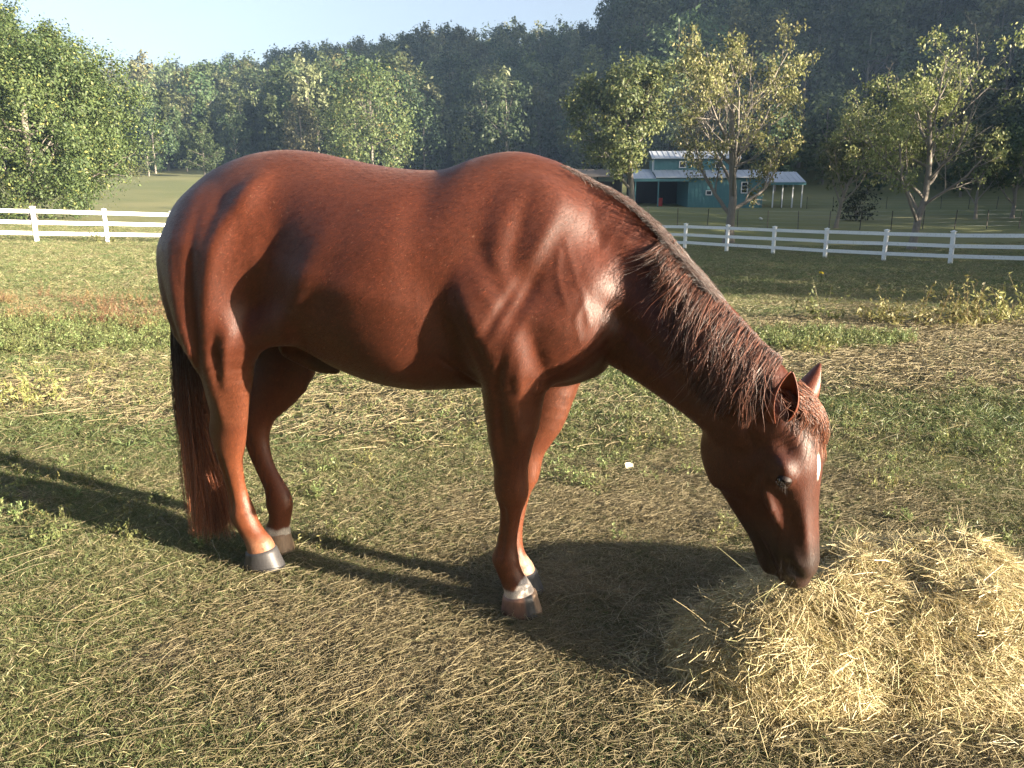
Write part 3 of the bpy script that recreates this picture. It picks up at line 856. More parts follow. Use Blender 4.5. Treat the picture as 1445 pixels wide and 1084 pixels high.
t = NT('hay_core'); hn = t.noise(t.coord('Object', (1, 1, 1)), 60, 5, 0.75)
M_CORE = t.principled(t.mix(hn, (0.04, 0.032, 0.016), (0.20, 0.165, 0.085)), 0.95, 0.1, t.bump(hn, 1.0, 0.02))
def hay_mat(name, tr=0.2):
    t = NT(name); c = t.attr('hay').outputs['Color']
    p = t.n('BsdfPrincipled', Roughness=0.5); t.link(c, p.inputs['Base Color']); p.inputs['Specular IOR Level'].default_value = 0.4
    b = t.n('BsdfTranslucent'); t.link(c, b.inputs[0]); m = t.n('MixShader'); m.inputs[0].default_value = tr
    t.link(p.outputs[0], m.inputs[1]); t.link(b.outputs[0], m.inputs[2]); t.link(m.outputs[0], t.out.inputs['Surface'])
    return t.m
M_HAY = hay_mat('dry_hay')
pile = empty('hay_pile', (1.2, 2.2, 0.0)); tag(pile, 'heap of loose golden hay on the ground under the muzzle of the horse', 'hay pile')
pv = np.stack([GX - 1.2, GY - 2.2, GZ], -1).reshape(-1, 3)
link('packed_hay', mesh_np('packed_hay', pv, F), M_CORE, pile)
def hay_paths(x, y, z, nrm, K, L, bend, flatn, rs, flow=None):
    """curved strands starting at x,y,z, running along the surface with normals nrm"""
    n_ = len(x)
    d = rs.normal(size=(n_, 3))
    if flow is not None: d = np.stack([np.cos(flow), np.sin(flow), 0.25 * d[:, 2]], 1)
    d -= nrm * (d * nrm).sum(1, keepdims=True) * flatn[:, None]; d /= np.linalg.norm(d, axis=1, keepdims=True)
    s = np.cross(d, nrm); s /= np.linalg.norm(s, axis=1, keepdims=True) + 1e-9
    P = np.zeros((n_, K, 3)); f = np.linspace(-0.5, 0.5, K)
    b1 = rs.normal(0, bend, n_); b2 = rs.normal(0, bend * 1.5, n_)
    p0 = np.stack([x, y, z], 1)
    for k in range(K):
        P[:, k] = p0 + d * (L * f[k])[:, None] + s * (b1 * L * (4 * f[k] ** 2) + b2 * L * (f[k] ** 3) * 4)[:, None] - nrm * (np.abs(rs.normal(0.12, 0.05, 1)) * L * f[k] ** 2 * 1.2)[:, None]
    return P
def hay_colour(n_, K, rs, green=0.15):
    a = np.array((0.42, 0.345, 0.18)); b = np.array((0.66, 0.57, 0.35)); c = np.array((0.36, 0.39, 0.18)); e = np.array((0.24, 0.17, 0.09))
    w = rs.random((n_, 1)); C = a * (1 - w) + b * w
    g = rs.random(n_); C[g < green] = C[g < green] * 0.35 + c * 0.65
    C[g > 0.92] = C[g > 0.92] * 0.4 + e * 0.6
    C *= rs.uniform(0.7, 1.15, (n_, 1))
    return np.repeat(C[:, None], K, axis=1)
hr = np.random.default_rng(17)
NH = 62000
x = hr.uniform(0.34, 2.12, NH * 3); y = hr.uniform(1.74, 2.78, NH * 3)
m_ = mound(x, y); ok = m_ > 0.012
x, y, m_ = x[ok][:NH], y[ok][:NH], m_[ok][:NH]
e = 0.012
nx_ = -(mound(x + e, y) - mound(x - e, y)) / (2 * e); ny_ = -(mound(x, y + e) - mound(x, y - e)) / (2 * e)
nrm = np.stack([nx_, ny_, np.ones_like(nx_)], 1); nrm /= np.linalg.norm(nrm, axis=1, keepdims=True)
dep = hr.random(len(x)) ** 1.3
z = height(x, y) + m_ + 0.012 - dep * 0.045
L = hr.uniform(0.05, 0.19, len(x)) * (0.6 + 0.7 * hr.random(len(x)))
flow = 12.0 * fbm(x, y, 3.2, 61, 2) + hr.normal(0, 0.75, len(x))
P = hay_paths(x, y, z, nrm, 5, L, 0.11, np.where(hr.random(len(x)) < 0.10, 0.2, 0.88), hr, flow)
gz = height(P[..., 0], P[..., 1]); P[..., 2] = np.maximum(P[..., 2], gz + 0.004)
V, F, C = strands(P, 0.0010, 0.0006, flat=True, cols=hay_colour(len(x), 5, hr))
me = mesh_np('loose_hay', V - np.array([1.2, 2.2, 0]), F, smooth=False); vcol(me, 'hay', C)
o = link('loose_hay', me, M_HAY, pile); o['kind'] = 'stuff'
# stalks sticking out of the pile, and wisps pulled towards the muzzle
NS_ = 1100
k0 = hr.integers(0, len(x), NS_)
sx, sy, sz = x[k0], y[k0], height(x[k0], y[k0]) + m_[k0] - 0.01
d = nrm[k0] * 0.9 + hr.normal(0, 0.75, (NS_, 3)); d[:, 2] = np.abs(d[:, 2]) * 0.7 + 0.12; d /= np.linalg.norm(d, axis=1, keepdims=True)
L = hr.uniform(0.04, 0.13, NS_); f = np.linspace(0, 1, 6)[None, :, None]
P = np.stack([sx, sy, sz], 1)[:, None] + d[:, None] * L[:, None, None] * f + hr.normal(0, 0.35, (NS_, 1, 3)) * L[:, None, None] * f ** 2 - np.array([0, 0, 1.]) * (L[:, None, None] * 0.35 * f ** 2)
V, F, C = strands(P, 0.0011, 0.0006, flat=False, cols=hay_colour(NS_, 6, hr))
NM_ = 160
mt = np.array([0.845, 2.045, 0.315])
a0 = mt + hr.normal(0, [0.045, 0.03, 0.016], (NM_, 3)); b0 = a0 + hr.normal(0, [0.075, 0.07, 0.01], (NM_, 3)) - np.array([0, 0, 0.07])
P = a0[:, None] * (1 - f) + b0[:, None] * f + hr.normal(0, 0.02, (NM_, 1, 3)) * np.sin(f * 3.14)
V2, F2, C2 = strands(P, 0.0010, 0.0006, flat=False, cols=hay_colour(NM_, 6, hr))
# loose skirt of hay trailing off round the foot of the pile
ns = 60000
sx = hr.uniform(0.15, 2.4, ns); sy = hr.uniform(1.55, 2.95, ns)
near_ = np.max([mound(sx + dx, sy + dy) for dx, dy in ((0.09, 0), (-0.09, 0), (0, 0.09), (0, -0.09), (0.16, 0.04), (-0.17, -0.02), (0.03, -0.17), (0, 0.16))], axis=0)
kp = (mound(sx, sy) < 0.03) & (near_ > 0.02) & (hr.random(ns) < 0.55 * np.clip(near_ / 0.10, 0.15, 1))
sx, sy = sx[kp], sy[kp]; ns = len(sx)
P = hay_paths(sx, sy, height(sx, sy) + hr.uniform(0.004, 0.035, ns), np.tile([[0, 0, 1.]], (ns, 1)), 5, hr.uniform(0.03, 0.15, ns), 0.1, np.full(ns, 0.9), hr)
P[..., 2] = np.maximum(P[..., 2], height(P[..., 0], P[..., 1]) + 0.003)
V3, F3, C3 = strands(P, 0.0010, 0.0006, flat=True, cols=hay_colour(ns, 5, hr) * 0.85)
V2, F2, C2 = np.vstack([V2, V3]), np.vstack([F2, F3 + len(V2)]), np.vstack([C2, C3])
me = mesh_np('stray_stalks', np.vstack([V, V2]) - np.array([1.2, 2.2, 0]), np.vstack([F, F2 + len(V)]), smooth=False); vcol(me, 'hay', np.vstack([C, C2]))
o = link('stray_stalks', me, M_HAY, pile); o['kind'] = 'stuff'

heap = empty('hay_pile', (4.3, 2.2, 0.0), 0.3); heap.scale = (1.0, 1.0, 1.45)  # unseen heap, added only for the shadow it throws to the left
tag(heap, 'unseen second heap of hay added to cast shade on the right grass', 'hay pile')
for ch in list(pile.children):
    d = ch.copy(); COL.objects.link(d); d.parent = heap
# ================================================================== ground cover
gr = np.random.default_rng(23)
def tuft(seed, n, h0, h1, spread, w, cols, lean=0.5, K=4, curl=0.5):
    rs = np.random.default_rng(seed)
    b = rs.normal(0, spread, (n, 2)); L = rs.uniform(h0, h1, n)
    d = np.stack([rs.normal(0, lean, n), rs.normal(0, lean, n), np.ones(n)], 1); d /= np.linalg.norm(d, axis=1, keepdims=True)
    f = np.linspace(0, 1, K)[None, :, None]
    out = d.copy(); out[:, 2] = -0.5
    P = np.concatenate([b, np.zeros((n, 1)) - 0.004], 1)[:, None] + d[:, None] * L[:, None, None] * f + out[:, None] * (curl * L[:, None, None]) * f ** 2
    wv = rs.random((n, 1)); C = np.array(cols[0]) * (1 - wv) + np.array(cols[1]) * wv
    dry = rs.random(n) < cols[3]; C[dry] = np.array(cols[2]) * rs.uniform(0.7, 1.2, (dry.sum(), 1))
    V, F, C = strands(P, w, w * 0.15, flat=True, cols=np.repeat(C[:, None], K, axis=1))
    m = mesh_np('tuft', V, F, smooth=False); vcol(m, 'leafcol', C); m.materials.append(M_GRASS); return m
M_GRASS = leaf_mat('grass_blades', 0.30, 0.5)
G1 = [(0.070, 0.100, 0.036), (0.145, 0.175, 0.068), (0.30, 0.26, 0.15), 0.12]
G2 = [(0.105, 0.125, 0.050), (0.205, 0.210, 0.095), (0.34, 0.29, 0.17), 0.28]
G3 = [(0.17, 0.14, 0.08), (0.32, 0.27, 0.165), (0.10, 0.13, 0.05), 0.30]
small_t = [tuft(1, 40, 0.012, 0.036, 0.026, 0.0011, G1, 0.55), tuft(2, 44, 0.012, 0.032, 0.030, 0.0011, G1, 0.6), tuft(3, 36, 0.015, 0.042, 0.024, 0.0011, G2, 0.6), tuft(4, 40, 0.010, 0.028, 0.032, 0.0011, G2, 0.7),
           tuft(5, 38, 0.010, 0.032, 0.030, 0.0010, G3, 0.9), tuft(6, 36, 0.010, 0.030, 0.032, 0.0010, G3, 1.1)]
big_t = [tuft(11, 60, 0.03, 0.08, 0.10, 0.0032, G1, 0.8, 3), tuft(12, 60, 0.03, 0.08, 0.11, 0.0032, G1, 0.9, 3), tuft(13, 50, 0.03, 0.09, 0.10, 0.0034, G2, 0.8, 3), tuft(14, 60, 0.02, 0.07, 0.12, 0.0034, G2, 1.0, 3),
         tuft(15, 50, 0.02, 0.07, 0.12, 0.003, G3, 1.2, 3), tuft(16, 50, 0.02, 0.07, 0.12, 0.003, G3, 1.4, 3)]
def scatter(n, y0, y1, margin=1.25, power=1.0):
    u = gr.random(n); y = (y0 ** (2 - power) + u * (y1 ** (2 - power) - y0 ** (2 - power))) ** (1 / (2 - power)) if power != 2 else y0 * (y1 / y0) ** u
    x = gr.uniform(-1, 1, n) * (0.70 * y * margin + 0.3)
    return x, y
def put(name, label, cat_label, x, y, srcs, smin_, smax_, kinds=None, tilt=0.12, lift=0.0):
    z = height(x, y) + lift; n = len(x)
    rot = np.stack([gr.normal(0, tilt, n), gr.normal(0, tilt, n), gr.uniform(0, 6.28, n)], 1)
    o = instancer(name, np.stack([x, y, z], 1), rot, gr.uniform(smin_, smax_, n), kinds if kinds is not None else gr.integers(0, len(srcs), n), srcs)
    tag(o, label, cat_label); return o
def grass_kinds(x, y, dryness):
    s_ = straw_amount(x, y) * (y < 12) + (y >= 12) * 0.25
    p = gr.random(len(x)); q = fbm(x, y, 0.9, 41, 3)
    k = np.where(p < s_ * dryness, gr.integers(4, 6, len(x)), np.where(q + gr.normal(0, 0.12, len(x)) > 0.5, gr.integers(2, 4, len(x)), gr.integers(0, 2, len(x))))
    return k
def bare(x, y, th):
    return 0.75 * fbm(x, y, 4.5, 55, 3) + 0.25 * fbm(x, y, 1.1, 58, 2) + gr.normal(0, 0.10, len(x)) > th + 0.22 * straw_amount(x, y)
x, y = scatter(82000, 1.3, 4.6, 1.3, 1.0); ok = bare(x, y, 0.33) & (mound(x, y) < 0.03); x, y = x[ok], y[ok]
put('near_grass', 'short mixed green and dry grass in the foreground', 'grass', x, y, small_t, 0.7, 1.35, grass_kinds(x, y, 0.85))
x, y = scatter(42000, 4.4, 13, 1.3, 1.2); ok = bare(x, y, 0.30); x, y = x[ok], y[ok]
put('pasture_grass', 'patchy green pasture grass behind the horse', 'grass', x, y, big_t, 0.45, 0.9, grass_kinds(x, y, 0.9))
x, y = scatter(36000, 12.5, 44, 1.1, 1.3)
put('far_grass', 'green pasture grass reaching the white fences', 'grass', x, y, big_t, 0.8, 1.6, np.where(gr.random(len(x)) < 0.10, gr.integers(4, 6, len(x)), gr.integers(0, 4, len(x))))

# broken hay lying on the ground
def litter(seed, n, L0, L1, spread, w, K=6):
    rs = np.random.default_rng(seed)
    x = rs.normal(0, spread, n); y = rs.normal(0, spread, n); z = rs.uniform(0.003, 0.022, n)
    P = hay_paths(x, y, z, np.tile([[0, 0, 1.]], (n, 1)), K, rs.uniform(L0, L1, n), 0.09, np.full(n, 0.93), rs)
    P[..., 2] = np.abs(P[..., 2]) + 0.002
    V, F, C = strands(P, w, w * 0.7, flat=False, sides=3, cols=hay_colour(n, K, rs, 0.05) * 0.56)
    m = mesh_np('wisp', V, F, smooth=False); vcol(m, 'hay', C); m.materials.append(M_HAY); return m
lit = [litter(1, 22, 0.015, 0.060, 0.05, 0.0006), litter(2, 16, 0.02, 0.075, 0.06, 0.0007), litter(3, 26, 0.012, 0.050, 0.05, 0.0006), litter(4, 10, 0.02, 0.080, 0.07, 0.0007), litter(5, 28, 0.012, 0.045, 0.045, 0.0006)]
litb = [litter(6, 22, 0.06, 0.22, 0.13, 0.0024, 5), litter(7, 26, 0.05, 0.18, 0.15, 0.0022, 5), litter(8, 16, 0.08, 0.28, 0.15, 0.0026, 5)]
x, y = scatter(52000, 1.3, 4.8, 1.3, 1.0)
ok = gr.random(len(x)) < np.clip(straw_amount(x, y) * 0.80 - 0.12, 0.06, 1) * np.where(y < 3.2, 0.36, 0.7); x, y = x[ok], y[ok]
put('hay_litter', 'broken hay strewn over the ground round the horse', 'hay litter', x, y, lit, 0.8, 1.3, tilt=0.06, lift=0.003)
x, y = scatter(30000, 4.5, 11, 1.3, 1.2)
ok = gr.random(len(x)) < np.clip(straw_amount(x, y) * 1.3 - 0.22, 0.015, 1); x, y = x[ok], y[ok]
put('far_hay_litter', 'trampled hay strewn in pale bands behind the horse', 'hay litter', x, y, litb, 0.7, 1.2, tilt=0.05, lift=0.004)
# single long stalks
x, y = scatter(420, 1.35, 5.5, 1.2, 1.0)
lg = [litter(20 + k, 1, 0.24, 0.42, 0.0, 0.0015, 9) for k in range(5)]
put('long_stalks', 'long pale stalks lying across the grass', 'stalks', x, y, lg, 0.7, 1.1, tilt=0.04, lift=0.02)

# ---- weeds
def weed(seed, n, h0, h1, spread, leaf, cols, lean=0.35, per=9, head=None):
    rs = np.random.default_rng(seed)
    K = 5; b = rs.normal(0, spread, (n, 2)); L = rs.uniform(h0, h1, n)
    d = np.stack([rs.normal(0, lean, n) + b[:, 0] * 1.5, rs.normal(0, lean, n) + b[:, 1] * 1.5, np.ones(n)], 1); d /= np.linalg.norm(d, axis=1, keepdims=True)
    f = np.linspace(0, 1, K)[None, :, None]
    P = np.concatenate([b, np.zeros((n, 1)) - 0.01], 1)[:, None] + d[:, None] * L[:, None, None] * f + rs.normal(0, 0.15, (n, 1, 3)) * L[:, None, None] * f ** 2
    sc = np.tile(np.array([[cols[2]]]), (n, K, 1)).reshape(n, K, 3)
    V, F, C = strands(P, leaf * 0.07, leaf * 0.03, flat=False, sides=3, cols=sc)
    q = rs.random((n, per)) * 0.85 + 0.15
    c = P[:, 0][:, None] + (P[:, -1] - P[:, 0])[:, None] * q[..., None]
    c = c.reshape(-1, 3) + rs.normal(0, leaf * 0.45, (n * per, 3)); c[:, 2] = np.maximum(c[:, 2], 0.01)
    V2, F2 = leaf_quads(c, leaf * rs.uniform(0.5, 1.2, len(c)) * (1.15 - 0.5 * q.ravel()), rs, up=0.5, asp=0.33)
    w = rs.random((len(c), 1)); C2 = np.repeat(np.array(cols[0]) * (1 - w) + np.array(cols[1]) * w, 4, axis=0)
    return np.vstack([V, V2]), [np.vstack([F, F2 + len(V)])], np.vstack([C, C2])
def weed_mesh(*a, **k):
    V, F, C = weed(*a, **k); m = mesh_np('weed', V, F, smooth=False); vcol(m, 'leafcol', C); m.materials.append(M_GRASS); return m
WG = [(0.10, 0.135, 0.045), (0.20, 0.225, 0.090), (0.18, 0.17, 0.08)]
WY = [(0.14, 0.15, 0.05), (0.28, 0.27, 0.10), (0.26, 0.20, 0.09)]
WR = [(0.13, 0.08, 0.045), (0.26, 0.17, 0.09), (0.20, 0.11, 0.06)]
ws = [weed_mesh(1, 7, 0.05, 0.12, 0.03, 0.013, WG, per=16), weed_mesh(2, 9, 0.04, 0.10, 0.04, 0.014, WG, per=16), weed_mesh(3, 5, 0.06, 0.15, 0.03, 0.012, WY, per=14), weed_mesh(4, 6, 0.05, 0.11, 0.04, 0.013, WG, per=18)]
# sprouts scattered over the grass
x, y = scatter(1900, 3.0, 11, 1.25, 1.2); ok = (straw_amount(x, y) < 0.75) & (fbm(x, y, 0.8, 77, 2) > 0.42) ; x, y = x[ok], y[ok]
put('weed_sprouts', 'small leafy weeds dotted through the pasture', 'weeds', x, y, ws, 0.5, 1.15)
# dense low weed belts
def belt(n, cx, cy, rx, ry): 
    a = gr.uniform(0, 6.28, n); r = np.sqrt(gr.random(n)); return cx + rx * r * np.cos(a), cy + ry * r * np.sin(a)
x1, y1 = belt(1500, -5.6, 8.3, 4.4, 1.15); x2, y2 = belt(420, 2.9, 7.9, 1.3, 0.5)
x = np.concatenate([x1, x2]); y = np.concatenate([y1, y2])
put('weed_belt', 'belt of low green weeds across the pasture behind the horse', 'weeds', x, y, [ws[0], ws[1], ws[3]], 0.8, 1.7)
wr = [weed_mesh(31, 16, 0.10, 0.24, 0.06, 0.018, WR, per=9), weed_mesh(32, 14, 0.08, 0.20, 0.07, 0.018, WR, per=8)]
x1, y1 = belt(110, -6.6, 10.2, 2.8, 1.5); x2, y2 = belt(40, -3.8, 9.2, 1.2, 0.8)
put('rusty_weeds', 'rusty brown seeding weeds behind the green weed belt at left', 'weeds', np.concatenate([x1, x2]), np.concatenate([y1, y2]), wr, 0.7, 1.2)

def plant(name, label, x, y, rz, sc, me, group=None):
    o = link(name, me, None, None, (x, y, hz(x, y))); o.rotation_euler = (0, 0, rz); o.scale = (sc, sc, sc)
    tag(o, label, 'weed', group); return o
tall = [weed_mesh(41, 30, 0.18, 0.42, 0.17, 0.032, WY, per=16, lean=0.4), weed_mesh(42, 26, 0.16, 0.38, 0.15, 0.034, WY, per=16, lean=0.45), weed_mesh(43, 14, 0.15, 0.50, 0.10, 0.036, WG, per=11, lean=0.35)]
GW = 'tall pale weeds at the shade line on the right'
for k, (x, y, s, l) in enumerate([(3.75, 9.3, 1.0, 'tall thin weed at the left end of the pale weed row'), (4.35, 9.0, 0.85, 'pale weed between the thin one and the widest clump of the row'), (4.95, 8.9, 1.05, 'widest pale clump in the middle of the weed row'),
                                  (5.5, 9.05, 0.9, 'low pale clump right of the widest one in the weed row'), (6.1, 9.0, 1.1, 'tallest pale weed toward the right end of the row'), (6.8, 9.2, 0.75, 'last small weed of the row near the right edge')]):
    plant('tall_weed', l, x, y, k * 1.3, s * 1.35, tall[2 if k in (0,) else k % 2], GW)
plant('weed_clump', 'bushy dry weed clump at the left edge in the sunlit grass', -3.35, 5.35, 0.4, 0.85, tall[0])
plant('weed_clump', 'small bright green weed at the left edge nearer than the dry clump', -2.75, 4.1, 1.4, 0.36, tall[2])
plant('weed_clump', 'leafy upright weed in the grass between the hind and front legs', -0.66, 4.55, 0.4, 0.42, tall[2])
plant('weed_clump', 'green weeds grown up at the foot of the left white fence', -14.7, 28.3, 0.4, 2.4, tall[2])
plant('weed_clump', 'wide low weeds right of the horse ears before the straw path', 2.85, 7.2, 2.4, 0.62, tall[0])
plant('weed_clump', 'thin leafy weed at the right edge of the green grass', 2.75, 4.2, 2.4, 0.5, tall[2])
# a pale curled leaf
bm = bmesh.new(); bmesh.ops.create_grid(bm, x_segments=5, y_segments=5, size=0.024)
for v in bm.verts: v.co.z = 0.02 + 9 * v.co.x ** 2 - 6 * v.co.y ** 2; v.co.y *= 1 - abs(v.co.x) * 14
me = bpy.data.meshes.new('fallen_leaf'); bm.to_mesh(me); bm.free()
t = NT('pale_leaf'); M_PL = t.principled((0.62, 0.58, 0.42), 0.6, 0.3)
o = link('fallen_leaf', me, M_PL, None, (0.628, 3.98, hz(0.628, 3.98) + 0.01)); o.rotation_euler = (0.9, 0.1, 0.3); tag(o, 'pale curled leaf lying in the grass between chest and hay', 'leaf')
# yellow flower head in the shaded grass, white stone beyond the fence
fl = empty('yellow_flower', (5.65, 14.2, hz(5.65, 14.2))); tag(fl, 'small yellow wildflower in the shaded grass right of the neck', 'flower')
t = NT('petal'); M_PET = t.principled((0.65, 0.50, 0.02), 0.5, 0.3)
link('stem', Acc().tube([(0, 0, 0), (0.01, 0, 0.12), (0, 0, 0.2)], 0.004, 5).mesh('stem'), M_GRASS, fl)
V, F = leaf_quads(np.array([[0.03 * math.cos(a), 0.03 * math.sin(a), 0.2] for a in np.arange(0, 6.28, 0.4)]), np.full(16, 0.03), gr); link('petals', mesh_np('petals', V, F, False), M_PET, fl)
bm = bmesh.new(); bmesh.ops.create_icosphere(bm, subdivisions=3, radius=0.16)
for v in bm.verts: v.co *= 0.8 + 0.4 * mnoise.noise(v.co * 6); v.co.z *= 0.75
me = bpy.data.meshes.new('pale_stone'); bm.to_mesh(me); bm.free()
t = NT('stone'); M_ST = t.principled((0.6, 0.6, 0.58), 0.8, 0.3)
o = link('pale_stone', me, M_ST, None, (18.9, 60, hz(18.9, 60) + 0.1)); tag(o, 'small white stone on the grass before the barn', 'stone')

# ================================================================== haze
t = NT('haze_air')
pv = t.n('VolumePrincipled'); pv.inputs['Color'].default_value = (0.42, 0.64, 1.0, 1); pv.inputs['Density'].default_value = 0.0003
t.link(pv.outputs[0], t.out.inputs['Volume'])
zs = float(V.min()) if False else -8.0
hzb = link('haze', Acc().box((-420, -120, -6), (460, 420, 150)).mesh('haze'), t.m); tag(hzb, None, None, None, 'stuff')
hzb['label'] = 'pale evening haze in the air over the valley'
# ================================================================== horse
HO = np.array([0.06, 2.52, 0.0])
HU = np.array([0.948, -0.319, 0.0]); HU /= np.linalg.norm(HU)
HV = np.array([-HU[1], HU[0], 0.0])
HORSE_YAW = math.atan2(HU[1], HU[0])

def cr(P, n):
    """Catmull-Rom resample of rows"""
    P = np.asarray(P, float)
    Q = np.vstack([2 * P[0] - P[1], P, 2 * P[-1] - P[-2]])
    out = []
    for i in range(len(P) - 1):
        p0, p1, p2, p3 = Q[i], Q[i + 1], Q[i + 2], Q[i + 3]
        for t in np.arange(n) / n:
            out.append(0.5 * ((2 * p1) + (-p0 + p2) * t + (2 * p0 - 5 * p1 + 4 * p2 - p3) * t * t + (-p0 + 3 * p1 - 3 * p2 + p3) * t ** 3))
    out.append(P[-1])
    return np.array(out)

class Tube:
    def __init__(self, st, k=0.03, sub=3, lat=(0, 1, 0)):
        self.S = cr(st, sub); self.k = k
        self.lat = np.asarray(lat, float)
        r = self.S[:, 3:5].max(axis=1) + k + 0.03
        self.lo = (self.S[:, :3] - r[:, None]).min(0); self.hi = (self.S[:, :3] + r[:, None]).max(0)
    def __call__(self, x, y, z):
        best = None
        S = self.S
        for i in range(len(S) - 1):
            a, b = S[i], S[i + 1]
            d = b[:3] - a[:3]; L = np.linalg.norm(d)
            if L < 1e-6: continue
            t_ = d / L
            lat = self.lat - t_ * (self.lat @ t_); lat /= np.linalg.norm(lat)
            nn = np.cross(t_, lat)
            px, py, pz = x - a[0], y - a[1], z - a[2]
            s = px * t_[0] + py * t_[1] + pz * t_[2]
            t = np.clip(s / L, 0, 1)
            da = s - t * L
            dn = px * nn[0] + py * nn[1] + pz * nn[2]
            dl = px * lat[0] + py * lat[1] + pz * lat[2]
            ra = a[3] + (b[3] - a[3]) * t; rb = a[4] + (b[4] - a[4]) * t
            kk = np.sqrt(dn * dn + dl * dl + da * da) + 1e-6
            rho = np.sqrt((dn / ra) ** 2 + (dl / rb) ** 2 + (da / np.minimum(ra, rb)) ** 2) + 1e-6
            dd = kk * (1 - 1 / rho)
            best = dd if best is None else np.minimum(best, dd)
        return best

class Loft:
    """stations along axis A: (s, front, back, halfwidth, exponent); cross section spans N from back to front and L"""
    def __init__(self, st, O, A, N, L, k=0.03, cfrac=0.5):
        self.S = cr(st, 6); self.O = np.asarray(O, float)
        self.A, self.N, self.L = (np.asarray(q, float) / np.linalg.norm(q) for q in (A, N, L))
        self.k = k; self.cf = cfrac
        pts = []
        for s, fr, bk, w, e in self.S:
            for n_ in (fr, bk):
                for l_ in (w, -w):
                    pts.append(self.O + self.A * s + self.N * n_ + self.L * l_)
        pts = np.array(pts)
        self.lo = pts.min(0) - k - 0.05; self.hi = pts.max(0) + k + 0.05
    def __call__(self, x, y, z):
        px, py, pz = x - self.O[0], y - self.O[1], z - self.O[2]
        s = px * self.A[0] + py * self.A[1] + pz * self.A[2]
        n = px * self.N[0] + py * self.N[1] + pz * self.N[2]
        l = np.abs(px * self.L[0] + py * self.L[1] + pz * self.L[2])
        S = self.S
        sc = np.clip(s, S[0, 0], S[-1, 0])
        fr = np.interp(sc, S[:, 0], S[:, 1]); bk = np.interp(sc, S[:, 0], S[:, 2])
        w = np.interp(sc, S[:, 0], S[:, 3]); e = np.interp(sc, S[:, 0], S[:, 4])
        c = bk + (fr - bk) * self.cf
        dn = n - c
        hz = np.where(dn > 0, fr - c, c - bk)
        ds = s - sc
        rho = ((l / w) ** e + (np.abs(dn) / hz) ** e + (np.abs(ds) / 0.03) ** e) ** (1 / e) + 1e-6
        kk = np.sqrt(l * l + dn * dn + ds * ds) + 1e-6
        return kk * (1 - 1 / rho)

class Ell:
    def __init__(self, c, r, k=0.04, rot=(0, 0, 0)):
        self.c = np.asarray(c, float); self.r = np.asarray(r, float); self.k = k
        from mathutils import Euler
        self.R = np.array(Euler([math.radians(a) for a in rot]).to_matrix()).T
        m = max(r) + k + 0.02
        self.lo = self.c - m; self.hi = self.c + m
    def q(self, x, y, z):
        px, py, pz = x - self.c[0], y - self.c[1], z - self.c[2]
        R = self.R
        return [(R[i, 0] * px + R[i, 1] * py + R[i, 2] * pz) for i in range(3)]
    def __call__(self, x, y, z):
        a, b, c = self.q(x, y, z)
        kk = np.sqrt(a * a + b * b + c * c) + 1e-6
        rho = np.sqrt((a / self.r[0]) ** 2 + (b / self.r[1]) ** 2 + (c / self.r[2]) ** 2) + 1e-6
        return kk * (1 - 1 / rho)

class Bump(Ell):
    def __init__(self, c, r, amp, rot=(0, 0, 0)):
        super().__init__(c, r, 0, rot); self.amp = amp
        m = max(r) * 2.7
        self.lo = self.c - m; self.hi = self.c + m
    def g(self, x, y, z):
        a, b, c = self.q(x, y, z)
        return self.amp * np.exp(-0.5 * ((a / self.r[0]) ** 2 + (b / self.r[1]) ** 2 + (c / self.r[2]) ** 2))

def smin(a, b, k):
    h = np.clip(0.5 + 0.5 * (b - a) / k, 0, 1)
    return b * (1 - h) + a * h - k * h * (1 - h)

PR, BU = [], []     # primitives, bumps
def both(fn):
    for sgn in (-1, 1): fn(sgn)

# trunk ------------------------------------------------------------
trunk = [  # x, top, bottom, halfwidth, exponent
    (-1.425, 1.22, 1.04, 0.03, 2.0), (-1.415, 1.29, 0.97, 0.06, 2.0), (-1.385, 1.36, 0.92, 0.11, 2.0), (-1.335, 1.415, 0.90, 0.16, 2.0), (-1.26, 1.462, 0.90, 0.205, 2.05),
    (-1.15, 1.521, 0.90, 0.242, 2.1), (-1.02, 1.561, 0.905, 0.262, 2.1), (-0.90, 1.574, 0.90, 0.262, 2.1), (-0.79, 1.566, 0.86, 0.258, 2.1),
    (-0.68, 1.545, 0.815, 0.275, 2.15), (-0.57, 1.523, 0.785, 0.295, 2.15), (-0.47, 1.508, 0.768, 0.305, 2.15), (-0.37, 1.500, 0.765, 0.300, 2.15),
    (-0.28, 1.504, 0.772, 0.280, 2.1), (-0.17, 1.538, 0.785, 0.260, 2.1), (-0.06, 1.553, 0.80, 0.236, 2.05), (0.04, 1.535, 0.80, 0.220, 2.0),
    (0.13, 1.49, 0.81, 0.20, 2.0), (0.20, 1.42, 0.835, 0.18, 2.1), (0.255, 1.32, 0.87, 0.14, 2.1), (0.285, 1.20, 0.94, 0.08, 2.0)]
PR.append(Loft(trunk, (0, 0, 0), (1, 0, 0), (0, 0, 1), (0, 1, 0), k=0.04, cfrac=0.44))
# neck -------------------------------------------------------------
NECK = [(0.02, 0.0, 1.23, 0.27, 0.15), (0.14, -0.0, 1.2, 0.265, 0.145), (0.263, -0.018, 1.146, 0.239, 0.13), (0.366, -0.048, 1.085, 0.207, 0.117), (0.462, -0.085, 1.02, 0.183, 0.107), (0.547, -0.122, 0.964, 0.169, 0.098), (0.621, -0.158, 0.913, 0.155, 0.09), (0.693, -0.192, 0.855, 0.14, 0.084), (0.736, -0.208, 0.809, 0.118, 0.076)]
PR.append(Tube(NECK, k=0.05, sub=3))
NX_, NY_ = [q[0] for q in NECK], [q[1] for q in NECK]
